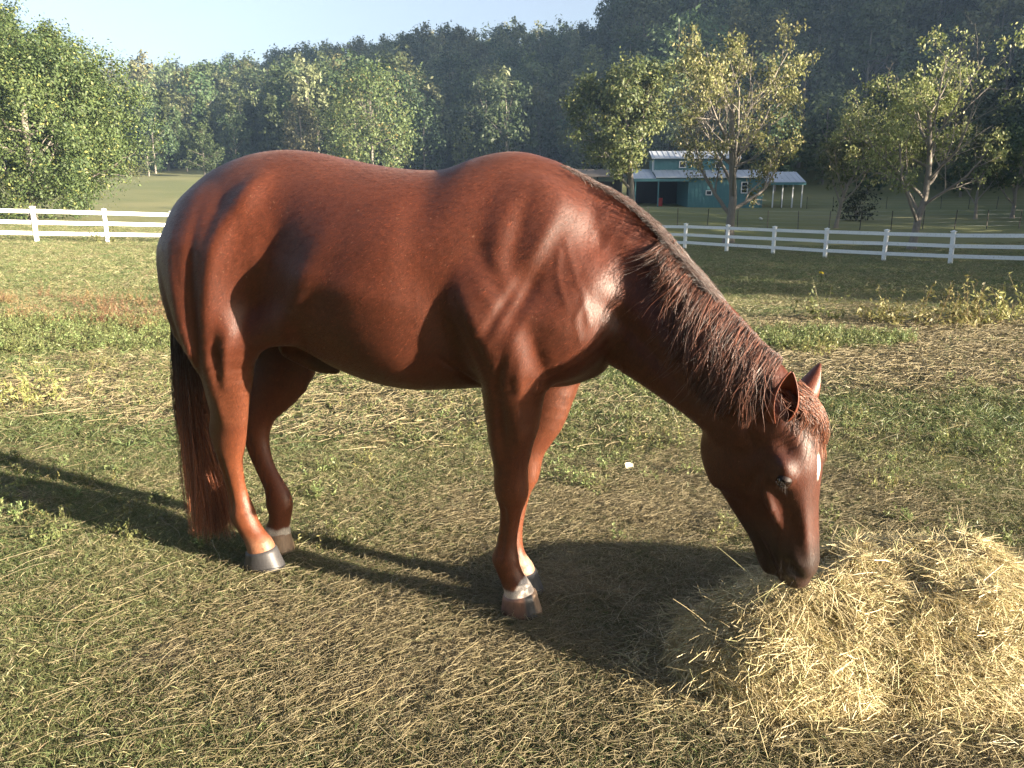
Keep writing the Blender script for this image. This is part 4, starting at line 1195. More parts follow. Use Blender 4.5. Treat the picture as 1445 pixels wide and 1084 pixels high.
# head -------------------------------------------------------------
HP = np.array([0.752, 2.066, 0.889]); HM = np.array([0.838, 2.040, 0.314])
def to_local(P):
    d = np.asarray(P, float) - HO
    return np.array([d @ HU, d @ HV, d[2]])
hp, hm = to_local(HP), to_local(HM)
HA = (hm - hp) / np.linalg.norm(hm - hp)
HN = np.array([math.cos(math.radians(-24)), math.sin(math.radians(-24)), 0.0]); HN -= HA * (HN @ HA); HN /= np.linalg.norm(HN)
HL = np.cross(HA, HN); HL /= np.linalg.norm(HL)
if HL[1] > 0: HL = -HL          # lateral axis points to the camera side
HS = 0.905          # the head is a little compact along its length
def hd(h, n, l): return hp + HA * (h * HS) + HN * n + HL * l
skull = [(-0.03, 0.015, -0.11, 0.045, 2.0), (0.02, 0.040, -0.14, 0.065, 2.0), (0.08, 0.066, -0.16, 0.082, 2.1), (0.15, 0.080, -0.18, 0.094, 2.2), (0.22, 0.082, -0.20, 0.097, 2.3), (0.29, 0.072, -0.20, 0.087, 2.3),
         (0.36, 0.062, -0.175, 0.073, 2.3), (0.43, 0.056, -0.145, 0.062, 2.3), (0.50, 0.054, -0.118, 0.055, 2.3), (0.55, 0.052, -0.100, 0.052, 2.3), (0.585, 0.044, -0.085, 0.048, 2.2), (0.61, 0.026, -0.066, 0.040, 2.1)]
skull = [(a * HS, *b) for a, *b in skull]
PR.append(Loft(skull, hp, HA, HN, HL, k=0.03, cfrac=0.60))
both(lambda s: PR.append(Tube([(*hd(0.11, -0.130, 0.042 * s), 0.088, 0.040), (*hd(0.19, -0.152, 0.046 * s), 0.100, 0.043), (*hd(0.28, -0.145, 0.043 * s), 0.092, 0.038)], k=0.03, lat=HL)))
PR.append(Tube([(*hd(0.31, -0.178, 0), 0.055, 0.046), (*hd(0.40, -0.142, 0), 0.046, 0.036), (*hd(0.48, -0.110, 0), 0.038, 0.031), (*hd(0.545, -0.094, 0), 0.034, 0.033), (*hd(0.585, -0.086, 0), 0.026, 0.030)], k=0.025, lat=HL))
# legs -------------------------------------------------------------
near_fore = [(0.05, -0.17, 1.06, 0.15, 0.085), (0.01, -0.165, 0.92, 0.125, 0.085), (-0.010, -0.148, 0.82, 0.104, 0.078), (-0.018, -0.128, 0.71, 0.089, 0.069), (-0.027, -0.119, 0.65, 0.078, 0.061), (-0.032, -0.105, 0.55, 0.059, 0.051),
             (-0.034, -0.096, 0.49, 0.055, 0.048), (-0.036, -0.090, 0.44, 0.051, 0.045), (-0.039, -0.083, 0.395, 0.041, 0.036), (-0.045, -0.077, 0.345, 0.035, 0.029), (-0.053, -0.072, 0.29, 0.033, 0.027), (-0.059, -0.070, 0.245, 0.036, 0.031),
             (-0.060, -0.070, 0.198, 0.043, 0.039), (-0.054, -0.070, 0.160, 0.043, 0.038), (-0.038, -0.070, 0.120, 0.043, 0.038), (-0.018, -0.070, 0.085, 0.050, 0.045), (-0.012, -0.070, 0.066, 0.053, 0.048)]
far_fore = [(0.10, 0.16, 1.06, 0.13, 0.085), (0.06, 0.155, 0.92, 0.115, 0.085), (0.045, 0.135, 0.81, 0.098, 0.075), (0.032, 0.12, 0.72, 0.082, 0.066), (0.015, 0.113, 0.65, 0.073, 0.058), (-0.028, 0.105, 0.555, 0.058, 0.050),
            (-0.044, 0.10, 0.49, 0.053, 0.047), (-0.052, 0.095, 0.44, 0.049, 0.044), (-0.060, 0.09, 0.395, 0.040, 0.035), (-0.067, 0.085, 0.345, 0.034, 0.028), (-0.077, 0.08, 0.29, 0.033, 0.027), (-0.086, 0.08, 0.245, 0.036, 0.031),
            (-0.094, 0.08, 0.20, 0.042, 0.039), (-0.089, 0.08, 0.160, 0.041, 0.037), (-0.073, 0.08, 0.120, 0.040, 0.037), (-0.055, 0.08, 0.085, 0.047, 0.044), (-0.050, 0.08, 0.066, 0.050, 0.046)]
near_hind = [(-1.13, -0.150, 1.22, 0.19, 0.115), (-1.12, -0.170, 1.08, 0.182, 0.110), (-1.11, -0.180, 0.97, 0.165, 0.100), (-1.092, -0.178, 0.87, 0.128, 0.086), (-1.093, -0.168, 0.80, 0.106, 0.074), (-1.108, -0.150, 0.71, 0.088, 0.060),
             (-1.120, -0.135, 0.64, 0.076, 0.052), (-1.138, -0.120, 0.58, 0.072, 0.048), (-1.155, -0.105, 0.51, 0.064, 0.045), (-1.166, -0.095, 0.45, 0.052, 0.038), (-1.170, -0.080, 0.38, 0.043, 0.031), (-1.172, -0.066, 0.31, 0.040, 0.030),
             (-1.165, -0.060, 0.255, 0.044, 0.035), (-1.155, -0.060, 0.210, 0.049, 0.042), (-1.140, -0.060, 0.168, 0.047, 0.040), (-1.113, -0.060, 0.125, 0.046, 0.040), (-1.090, -0.060, 0.088, 0.054, 0.047), (-1.084, -0.060, 0.070, 0.056, 0.049)]
far_hind = [(-1.13, 0.150, 1.22, 0.19, 0.115), (-1.11, 0.17, 1.05, 0.18, 0.105), (-1.08, 0.17, 0.93, 0.165, 0.095), (-1.065, 0.16, 0.82, 0.148, 0.082), (-1.085, 0.145, 0.73, 0.125, 0.068), (-1.135, 0.13, 0.65, 0.100, 0.056),
            (-1.172, 0.122, 0.59, 0.078, 0.050), (-1.194, 0.115, 0.52, 0.062, 0.046), (-1.192, 0.107, 0.45, 0.052, 0.039), (-1.170, 0.098, 0.385, 0.045, 0.033), (-1.142, 0.09, 0.33, 0.042, 0.031), (-1.112, 0.086, 0.28, 0.045, 0.034),
            (-1.094, 0.085, 0.235, 0.053, 0.041), (-1.087, 0.085, 0.20, 0.054, 0.043), (-1.090, 0.085, 0.155, 0.045, 0.039), (-1.100, 0.085, 0.115, 0.045, 0.040), (-1.108, 0.085, 0.085, 0.052, 0.046), (-1.110, 0.085, 0.070, 0.054, 0.048)]
for lg in (near_fore, far_fore, near_hind, far_hind):
    PR.append(Tube(lg, k=0.045, sub=2))
# flank skin fold to the stifle
PR.append(Tube([(-0.80, -0.20, 1.00, 0.07, 0.05), (-0.90, -0.20, 0.98, 0.075, 0.05), (-1.00, -0.19, 0.94, 0.085, 0.06)], k=0.06))
PR.append(Tube([(-0.80, 0.20, 1.00, 0.07, 0.05), (-0.90, 0.20, 0.96, 0.085, 0.05), (-0.99, 0.19, 0.90, 0.095, 0.06)], k=0.06))
# sheath
PR.append(Tube([(-0.92, 0.0, 0.88, 0.05, 0.05), (-0.82, 0.0, 0.835, 0.045, 0.045), (-0.75, 0.0, 0.815, 0.03, 0.03)], k=0.03))

# point of the shoulder, breast
both(lambda s: PR.append(Ell((0.165, 0.135 * s, 1.06), (0.135, 0.095, 0.20), k=0.07, rot=(0, 18, 0))))
# triceps mass
both(lambda s: PR.append(Ell((-0.055, 0.20 * s, 1.04), (0.135, 0.082, 0.20), k=0.05, rot=(0, -18, 0))))
# shoulder blade
both(lambda s: PR.append(Ell((0.03, 0.132 * s, 1.22), (0.13, 0.060, 0.22), k=0.10, rot=(0, 14, 0))))
# hindquarter
both(lambda s: PR.append(Ell((-1.125, 0.155 * s, 1.15), (0.205, 0.125, 0.27), k=0.07, rot=(0, 0, 14 * s))))

def B(c, r, a, rot=(0, 0, 0), mirror=True):
    a = a * 1.25
    BU.append(Bump(c, r, a, rot))
    if mirror: BU.append(Bump((c[0], -c[1], c[2]), r, a, (-rot[0], rot[1], -rot[2])))
# muscles and grooves (camera side is -y)
B((-0.17, -0.27, 0.95), (0.035, 0.05, 0.11), -0.018, (0, -20, 0))        # hollow behind the triceps
B((0.065, -0.26, 1.15), (0.018, 0.05, 0.14), -0.010, (0, 24, 0))        # groove in front of the triceps
B((0.11, -0.24, 1.30), (0.022, 0.06, 0.12), 0.010, (0, 20, 0))          # ridge of the blade
B((0.04, -0.24, 1.37), (0.020, 0.06, 0.09), -0.008, (0, 12, 0))
B((-0.03, -0.24, 1.30), (0.03, 0.06, 0.12), 0.006, (0, 4, 0))
B((0.20, -0.22, 1.02), (0.06, 0.06, 0.09), 0.009)
B((0.255, -0.17, 1.17), (0.034, 0.06, 0.10), 0.005, (0, 30, 0))
B((0.02, -0.30, 0.98), (0.04, 0.06, 0.06), 0.010)
B((-0.10, -0.29, 1.06), (0.028, 0.06, 0.08), 0.010, (0, -25, 0))
B((-0.04, -0.28, 1.18), (0.02, 0.05, 0.07), -0.007, (0, -30, 0))
B((0.10, -0.26, 0.93), (0.02, 0.05, 0.07), -0.008, (0, -15, 0))
B((-0.60, -0.29, 1.15), (0.30, 0.06, 0.035), 0.006, (0, 12, 0))
B((-0.35, -0.30, 0.90), (0.16, 0.06, 0.04), 0.007, (0, -8, 0))
B((-0.83, -0.27, 1.18), (0.045, 0.07, 0.14), -0.013, (0, 22, 0))        # flank hollow
B((-0.93, -0.26, 1.05), (0.045, 0.06, 0.09), -0.020, (0, 18, 0))
B((-0.70, -0.30, 1.10), (0.040, 0.07, 0.13), 0.014, (0, 28, 0))         # rear edge of the ribcage
B((-0.90, -0.23, 1.42), (0.035, 0.05, 0.07), 0.016, (0, 25, 0))         # point of hip
B((-0.97, -0.25, 1.30), (0.030, 0.05, 0.08), 0.012, (0, 25, 0))
B((-1.03, -0.28, 1.10), (0.022, 0.06, 0.15), 0.012, (0, 12, 0))
B((-1.10, -0.28, 1.10), (0.018, 0.06, 0.16), -0.010, (0, 4, 0))
B((-1.17, -0.27, 1.02), (0.020, 0.06, 0.16), 0.009, (0, -4, 0))
B((-1.225, -0.24, 0.98), (0.016, 0.06, 0.13), -0.010, (0, -10, 0))
B((-0.99, -0.27, 0.97), (0.035, 0.05, 0.06), 0.014)                      # stifle
B((-1.05, -0.25, 0.88), (0.018, 0.05, 0.09), -0.010, (0, 10, 0))
B((0.38, -0.17, 1.18), (0.14, 0.06, 0.035), -0.008, (0, 42, 0), mirror=False)         # neck groove above the jugular
B((0.42, -0.18, 0.98), (0.15, 0.07, 0.020), -0.010, (0, 42, 0), mirror=False)
B((0.56, -0.23, 0.96), (0.06, 0.05, 0.05), 0.006, mirror=False)
rb_ = np.random.default_rng(77)
for x_ in ():                                    # faint ribs
    B((x_, -0.30, 1.10), (0.010, 0.07, 0.13), 0.0009, (0, 14, 0))
def vein(pts, r=0.0060, a=0.0013):
    q = cr(np.array([(x_, 0.0, z_) for x_, z_ in pts]), 8)
    for p_ in q[::1]:
        for s_ in (-1, 1): BU.append(Bump((p_[0], s_ * 0.22, p_[2]), (r, 0.09, r * 1.3), a * 0.8))
vein([(0.165, 1.29), (0.20, 1.20), (0.235, 1.12), (0.25, 1.05)])
vein([(0.150, 1.26), (0.155, 1.18), (0.185, 1.11)])
vein([(0.235, 1.12), (0.215, 1.07), (0.225, 1.00)])
vein([(-0.30, 0.90), (-0.20, 0.875), (-0.12, 0.90)], 0.008, 0.0012)
for k_ in range(5):                                                        # skin folds before the shoulder and behind the elbow
    B((0.262 + 0.022 * k_, -0.15, 0.99 - 0.012 * k_), (0.005, 0.08, 0.05), -0.0022, (0, 38, 0))
    B((-0.145 - 0.014 * k_, -0.22, 0.83 + 0.014 * k_), (0.0055, 0.08, 0.030), -0.004, (0, -35, 0))
B((-0.085, -0.28, 0.97), (0.012, 0.05, 0.09), -0.009, (0, -24, 0))
B((0.00, -0.28, 1.10), (0.012, 0.05, 0.08), -0.007, (0, 30, 0))
B((-0.02, -0.24, 0.88), (0.012, 0.06, 0.07), -0.008, (0, 18, 0))
B((0.045, -0.24, 0.86), (0.014, 0.06, 0.06), 0.008, (0, 8, 0))
B((-1.02, -0.24, 0.86), (0.012, 0.05, 0.08), 0.009, (0, 20, 0))
B((-1.13, -0.25, 0.90), (0.012, 0.05, 0.12), -0.008, (0, 8, 0))
# legs: hock point, knees, tendons
for (x, y, z, a) in ((-1.215, -0.115, 0.565, 0.014), (-1.255, 0.118, 0.555, 0.014)):
    BU.append(Bump((x, y, z), (0.022, 0.025, 0.035), a))
for (x, y, s_) in ((-0.010, -0.090, 1), (-0.030, 0.095, 1)):
    BU.append(Bump((x + 0.02, y, 0.45), (0.02, 0.035, 0.035), 0.008))
    BU.append(Bump((x - 0.07, y, 0.475), (0.014, 0.02, 0.03), 0.010))
for leg, zz in ((near_fore, (0.38, 0.24)), (far_fore, (0.38, 0.24)), (near_hind, (0.46, 0.26)), (far_hind, (0.46, 0.26))):
    L_ = np.array(leg)
    for z_ in np.linspace(zz[0], zz[1], 5):
        cx = np.interp(z_, L_[::-1, 2], L_[::-1, 0]); cy = np.interp(z_, L_[::-1, 2], L_[::-1, 1]); r_ = np.interp(z_, L_[::-1, 2], L_[::-1, 3])
        for s_ in (-1, 1):
            BU.append(Bump((cx - 0.010, cy + s_ * 0.032, z_), (0.006, 0.010, 0.03), -0.006))
    fz = 0.20
    cx = np.interp(fz, L_[::-1, 2], L_[::-1, 0]); cy = np.interp(fz, L_[::-1, 2], L_[::-1, 1])
    BU.append(Bump((cx - 0.045, cy, fz - 0.01), (0.018, 0.022, 0.022), 0.010))   # ergot
B((-0.045, -0.215, 0.83), (0.03, 0.03, 0.05), 0.010)
B((0.02, -0.19, 0.74), (0.014, 0.03, 0.10), 0.008, (0, -4, 0), mirror=False)
B((-0.03, -0.20, 0.72), (0.012, 0.03, 0.10), -0.009, (0, 3, 0), mirror=False)
B((-0.07, -0.18, 0.68), (0.014, 0.03, 0.08), 0.006, mirror=False)
B((-1.17, -0.22, 0.72), (0.016, 0.03, 0.10), -0.008, (0, 6, 0), mirror=False)
B((-1.10, -0.21, 0.70), (0.018, 0.03, 0.08), 0.007, (0, 6, 0), mirror=False)
# head modelling
def HB(h, n, l, r, a, rh=0, sides=(-1, 1)):
    # r = (along head, along front normal, lateral); rh rotates the long axis in the side plane
    for s in sides:
        c = hd(h, n, l * s)
        b = Bump(c, r, a)
        ca, sa = math.cos(math.radians(rh)), math.sin(math.radians(rh))
        b.R = np.array([HA * ca + HN * sa, -HA * sa + HN * ca, HL])
        BU.append(b)
HB(0.245, 0.020, 0.100, (0.024, 0.018, 0.022), 0.014)            # eye bulge
HB(0.205, 0.028, 0.094, (0.026, 0.012, 0.02), 0.014, 25)         # brow
HB(0.150, 0.030, 0.088, (0.020, 0.020, 0.02), -0.014)            # hollow over the eye
HB(0.290, 0.000, 0.098, (0.018, 0.020, 0.02), -0.008)
HB(0.345, -0.030, 0.085, (0.055, 0.009, 0.018), 0.016, 10)       # facial crest
HB(0.385, 0.016, 0.072, (0.055, 0.020, 0.02), -0.013, 4)         # hollow beside the nose
HB(0.400, -0.070, 0.068, (0.035, 0.022, 0.02), -0.012, 20)
HB(0.20, -0.15, 0.10, (0.075, 0.060, 0.03), 0.010)               # cheek
HB(0.275, -0.085, 0.100, (0.05, 0.010, 0.02), -0.007, -40)
HB(0.44, 0.046, 0.040, (0.07, 0.010, 0.014), 0.006)              # nasal bone edge
HB(0.48, -0.028, 0.062, (0.05, 0.010, 0.015), 0.006, 12)
HB(0.550, 0.004, 0.054, (0.026, 0.022, 0.020), 0.013, 20)        # nostril wing
HB(0.556, 0.004, 0.066, (0.020, 0.010, 0.020), -0.046, 35)       # nostril opening
HB(0.545, -0.066, 0.055, (0.042, 0.005, 0.02), -0.016, 20)       # mouth line
HB(0.575, -0.098, 0.0, (0.018, 0.016, 0.026), 0.008, 0, (1,))    # chin
HB(0.50, -0.050, 0.056, (0.03, 0.012, 0.02), 0.006, 15)
HB(0.05, 0.015, 0.070, (0.03, 0.02, 0.02), 0.010)                # ear base
HB(0.09, -0.07, 0.09, (0.05, 0.012, 0.02), -0.008, 20)           # behind the jaw

def eval_points(P):
    F = np.full(len(P), 1.0)
    for pr in PR:
        m = np.all((P >= pr.lo) & (P <= pr.hi), axis=1)
        if m.any():
            q = P[m]; F[m] = smin(F[m], pr(q[:, 0], q[:, 1], q[:, 2]), pr.k)
    for b in BU:
        m = np.all((P >= b.lo) & (P <= b.hi), axis=1)
        if m.any():
            q = P[m]; F[m] -= b.g(q[:, 0], q[:, 1], q[:, 2])
    return F

def surface_nets(lo, hi, h):
    nx, ny, nz = [int(math.ceil((hi[i] - lo[i]) / h)) + 1 for i in range(3)]
    ax = [lo[i] + h * np.arange(n) for i, n in zip(range(3), (nx, ny, nz))]
    F = np.full((nx, ny, nz), 1.0)
    def win(o):
        return tuple(slice(max(0, int((o.lo[i] - lo[i]) / h)), max(0, min(n, int((o.hi[i] - lo[i]) / h) + 2))) for i, n in zip(range(3), (nx, ny, nz)))
    for pr in PR:
        w = win(pr)
        x, y, z = ax[0][w[0]][:, None, None], ax[1][w[1]][None, :, None], ax[2][w[2]][None, None, :]
        if isinstance(pr, Tube):
            pass
        F[w] = smin(F[w], pr(x + 0 * y + 0 * z, y + 0 * x + 0 * z, z + 0 * x + 0 * y), pr.k)
    for b in BU:
        w = win(b)
        if any(s.stop <= s.start for s in w): continue
        x, y, z = ax[0][w[0]][:, None, None], ax[1][w[1]][None, :, None], ax[2][w[2]][None, None, :]
        F[w] -= b.g(x, y, z)
    ins = F < 0
    # cells with a sign change
    corners = [(i, j, k) for i in (0, 1) for j in (0, 1) for k in (0, 1)]
    def sh(A, c): return A[c[0]:A.shape[0] - 1 + c[0], c[1]:A.shape[1] - 1 + c[1], c[2]:A.shape[2] - 1 + c[2]]
    cnt = sum(sh(ins, c).astype(np.int8) for c in corners)
    act = (cnt > 0) & (cnt < 8)
    idx = np.full(act.shape, -1, dtype=np.int64)
    cells = np.argwhere(act)
    idx[act] = np.arange(len(cells))
    acc = np.zeros((len(cells), 3)); num = np.zeros(len(cells))
    fv = {c: F[cells[:, 0] + c[0], cells[:, 1] + c[1], cells[:, 2] + c[2]] for c in corners}
    for c in corners:
        for a in range(3):
            if c[a] == 1: continue
            d = list(c); d[a] = 1; d = tuple(d)
            f0, f1 = fv[c], fv[d]
            m = (f0 < 0) != (f1 < 0)
            t = f0[m] / (f0[m] - f1[m])
            p = np.tile(np.array(c, float), (m.sum(), 1)); p[:, a] += t
            acc[m] += p; num[m] += 1
    V = (cells + acc / num[:, None]) * h + np.array(lo)
    Q = []
    for a in range(3):
        b, c = (a + 1) % 3, (a + 2) % 3
        s0 = [slice(1, -1)] * 3; s1 = [slice(1, -1)] * 3
        A0 = ins[tuple(slice(0, -1) if q == a else slice(1, -1) for q in range(3))]
        A1 = ins[tuple(slice(1, None) if q == a else slice(1, -1) for q in range(3))]
        for flip, msk in ((False, A0 & ~A1), (True, ~A0 & A1)):
            e = np.argwhere(msk)
            e[:, b] += 1; e[:, c] += 1
            quads = []
            for db, dc in ((-1, -1), (0, -1), (0, 0), (-1, 0)):
                ee = e.copy(); ee[:, b] += db; ee[:, c] += dc
                quads.append(idx[ee[:, 0], ee[:, 1], ee[:, 2]])
            q = np.stack(quads, axis=1)
            if flip: q = q[:, ::-1]
            Q.append(q)
    return V, np.concatenate(Q)

def subdiv(V, Q):
    n = len(V); m = len(Q)
    E = np.concatenate([Q[:, [i, (i + 1) % 4]] for i in range(4)])
    Es = np.sort(E, axis=1)
    key = Es[:, 0] * (n + 1) + Es[:, 1]
    uq, first, inv = np.unique(key, return_index=True, return_inverse=True)
    mid = V[Es[first]].mean(1)
    cen = V[Q].mean(1)
    e = n + inv.reshape(4, m).T
    c = n + len(uq) + np.arange(m)
    V2 = np.vstack([V, mid, cen])
    Q2 = np.concatenate([np.stack([Q[:, i], e[:, i], c, e[:, (i + 3) % 4]], axis=1) for i in range(4)])
    return V2, Q2

def relax(V, Q, it=2, lam=0.5):
    E = np.concatenate([Q[:, [i, (i + 1) % 4]] for i in range(4)])
    for _ in range(it):
        S = np.zeros_like(V); C = np.zeros(len(V))
        for a, b in ((0, 1), (1, 0)):
            for k in range(3): S[:, k] += np.bincount(E[:, a], V[E[:, b], k], len(V))
            C += np.bincount(E[:, a], minlength=len(V))
        V = V + lam * (S / C[:, None] - V)
    return V

def project(V, it=2):
    e = 0.002
    for _ in range(it):
        F0 = eval_points(V)
        G = np.stack([eval_points(V + np.eye(3)[i] * e) - F0 for i in range(3)], axis=1) / e
        g2 = (G ** 2).sum(1) + 1e-3
        st = -(F0 / g2)[:, None] * G
        ln = np.linalg.norm(st, axis=1, keepdims=True)
        V = V + st * np.minimum(1, 0.01 / (ln + 1e-9))
    return V

HV_, HQ_ = surface_nets((-1.60, -0.46, -0.02), (1.10, 0.46, 1.68), 0.0115)
HV_ = relax(HV_, HQ_, 2, 0.5)
HV_ = project(HV_, 1)
HV_, HQ_ = subdiv(HV_, HQ_)
HV_ = project(HV_, 2)
HV_ = relax(HV_, HQ_, 2, 0.4)

# ---- coat colour (markings of the animal, plus a sky sheen painted on the back)
def smooth(a, b, x):
    t = np.clip((x - a) / (b - a), 0, 1); return t * t * (3 - 2 * t)
def horse_colours(V):
    base = np.array([0.062, 0.0155, 0.0070])
    C = np.tile(base, (len(V), 1))
    z = V[:, 2]; x = V[:, 0]; y = V[:, 1]
    def blend(col, w):
        nonlocal C
        C = C * (1 - w[:, None]) + np.array(col) * w[:, None]
    blend((0.115, 0.034, 0.013), (1 - smooth(0.40, 0.75, z)) * (x < 0.4) * 0.75)      # lighter legs
    blend((0.085, 0.027, 0.0115), smooth(0.25, 0.34, np.abs(y)) * 0 + (1 - smooth(0.76, 0.95, z)) * (x < 0.35) * (z > 0.6) * 0.5)
    blend((0.052, 0.0140, 0.0085), (1 - smooth(-1.25, -0.95, x)) * (z > 0.75) * 0.6)
    blend((0.070, 0.021, 0.011), smooth(1.38, 1.5, z) * 0.5)  # paler topline: sky sheen put into the coat colour
    d = V - hp
    h = (d @ HA) / HS; n = d @ HN; l = d @ HL
    ish = (x > 0.45) & (h > -0.1)
    blend((0.030, 0.0090, 0.0055), smooth(0.02, 0.12, h) * ish * 0.35)
    blend((0.014, 0.0075, 0.006), smooth(0.40, 0.52, h - 0.35 * n) * ish * 0.9)
    blend((0.012, 0.008, 0.008), smooth(0.53, 0.56, h) * (np.abs(n - 0.004) < 0.016) * (np.abs(l) > 0.045) * ish)
    # star
    st = np.exp(-((h - 0.225) / 0.050) ** 2 - ((l - 0.006) / (0.009 + 0.03 * np.clip(0.26 - h, 0, 1))) ** 2) * (n > 0.03) * ish
    blend((0.75, 0.66, 0.56), smooth(0.35, 0.6, st))
    # white coronets
    fx = V - np.array([0.02, -0.11, 0.0])
    jag = 0.003 * np.sin(40 * x + 3 * y * 50) + 0.0015 * np.sin(97 * x)
    m = (x > -0.2) & (x < 0.3) & (y < 0.005)
    blend((0.50, 0.44, 0.39), (1 - smooth(0.088, 0.100, z + jag - 1.6 * np.clip(x + 0.02, 0, 0.06))) * m)
    m = (x < -0.9) & (y > 0)
    blend((0.50, 0.44, 0.38), (1 - smooth(0.098, 0.112, z + jag)) * m)
    m = (x < -0.9) & (y < 0)
    blend((0.20, 0.09, 0.05), (1 - smooth(0.10, 0.14, z + jag)) * m)
    m = (x > -0.2) & (x < 0.3) & (y > 0.005)
    blend((0.30, 0.19, 0.13), (1 - smooth(0.12, 0.15, z + jag)) * m)
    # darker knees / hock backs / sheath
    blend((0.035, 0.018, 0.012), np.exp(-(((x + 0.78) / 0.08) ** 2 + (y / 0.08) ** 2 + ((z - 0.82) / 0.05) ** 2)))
    return C

t = NT('chestnut_coat')
co = t.coord('Object')
cv = t.attr('coat').outputs['Color']
n1 = t.noise(t.coord('Object', (3, 3, 3)), 1.6, 4, 0.6)
n2 = t.noise(t.coord('Object', (14, 60, 14)), 3.0, 3, 0.6)
n3 = t.noise(t.coord('Object', (90, 160, 38)), 3.2, 2, 0.6)
c1 = t.mix(0.55, cv, t.ramp(n1, [(0.3, 0.35), (0.7, 0.72)]), 'OVERLAY')
c2 = t.mix(0.35, c1, t.ramp(n2, [(0.3, 0.25), (0.7, 0.75)]), 'OVERLAY')
c3 = t.mix(0.35, c2, t.ramp(n3, [(0.25, 0.2), (0.75, 0.8)]), 'OVERLAY')
n4 = t.noise(t.coord('Object', (220, 260, 60)), 3.0, 2, 0.6)
n5 = t.noise(t.coord('Object', (9, 9, 9)), 2.0, 4, 0.65)
hgt = t.math('ADD', t.math('MULTIPLY', n3, 0.4), t.math('ADD', t.math('MULTIPLY', n4, 0.35), t.math('MULTIPLY', n5, 0.5)))
spk = t.ramp(t.noise(t.coord('Object', (1, 1, 1)), 95.0, 2, 0.5), [(0.70, 0.0), (0.76, 0.45)])
c3 = t.mix(spk, c3, (0.20, 0.11, 0.07))
rg = t.ramp(t.math('ADD', t.math('MULTIPLY', n4, 0.6), t.math('MULTIPLY', n5, 0.4)), [(0.3, 0.36), (0.7, 0.58)])
M_COAT = t.principled(c3, rg, 0.42, t.bump(hgt, 0.30, 0.006), Sheen__Weight=0.07, Sheen__Roughness=0.4)
t.p.inputs['Sheen Tint'].default_value = (1.0, 0.62, 0.42, 1)

horse = empty('horse', tuple(HO), HORSE_YAW)
tag(horse, 'chestnut horse with lowered head eating hay from the pile', 'horse')
me = mesh_np('horse_body', HV_, HQ_)
vcol(me, 'coat', horse_colours(HV_))
link('body', me, M_COAT, horse)

# short coat hair lying along the body
NC = 330000
fi = rng.integers(0, len(HQ_), NC); q4 = HV_[HQ_[fi]]
a_, b_ = rng.random((NC, 1)), rng.random((NC, 1))
pp = (q4[:, 0] * (1 - a_) + q4[:, 1] * a_) * (1 - b_) + (q4[:, 3] * (1 - a_) + q4[:, 2] * a_) * b_
nn = np.cross(q4[:, 2] - q4[:, 0], q4[:, 3] - q4[:, 1]); nn /= np.linalg.norm(nn, axis=1, keepdims=True) + 1e-12
hh = ((pp - hp) @ HA) / HS
onhead = (hh > -0.02) & (pp[:, 0] > 0.55)
legs = pp[:, 2] < 0.72
neckm = (pp[:, 0] > 0.22) & ~onhead & ~legs
g = np.tile(np.array([-0.75, 0, -0.55]), (NC, 1))
g[neckm] = np.array([-0.35, 0, -0.85]); g[legs & ~onhead] = np.array([-0.05, 0, -1.0]); g[onhead] = HA * 0.9 - HN * 0.35
sw = fbm(pp[:, 0] * 1.0 + pp[:, 1], pp[:, 2] - pp[:, 1] * 0.5, 5.0, 91, 2) - 0.5
g[:, 0] += sw * 0.9; g += rng.normal(0, 0.14, g.shape)
g -= nn * (g * nn).sum(1, keepdims=True); g /= np.linalg.norm(g, axis=1, keepdims=True) + 1e-9
Lh = rng.uniform(0.008, 0.018, (NC, 1)) * np.where(legs | onhead, 0.7, 1.0)[:, None]
sd = np.cross(g, nn) * rng.uniform(0.00035, 0.00060, (NC, 1))
p0 = pp - nn * 0.0004; p1 = pp + g * Lh + nn * Lh * 0.13
keep = pp[:, 2] > 0.07
p0, p1, sd, ppk = p0[keep], p1[keep], sd[keep], pp[keep]
Vh = np.stack([p0 - sd, p0 + sd, p1], 1).reshape(-1, 3)
Ch = horse_colours(ppk) * np.exp(rng.normal(0, 0.45, (len(ppk), 1)))
me = mesh_np('coat_hair', Vh, np.arange(len(Vh)).reshape(-1, 3), smooth=False)
vcol(me, 'hair', np.repeat(Ch, 3, axis=0))
t = NT('coat_hair'); M_CH = t.principled(t.attr('hair').outputs['Color'], 0.48, 0.4)
link('coat_hair', me, M_CH, horse)['kind'] = 'stuff'

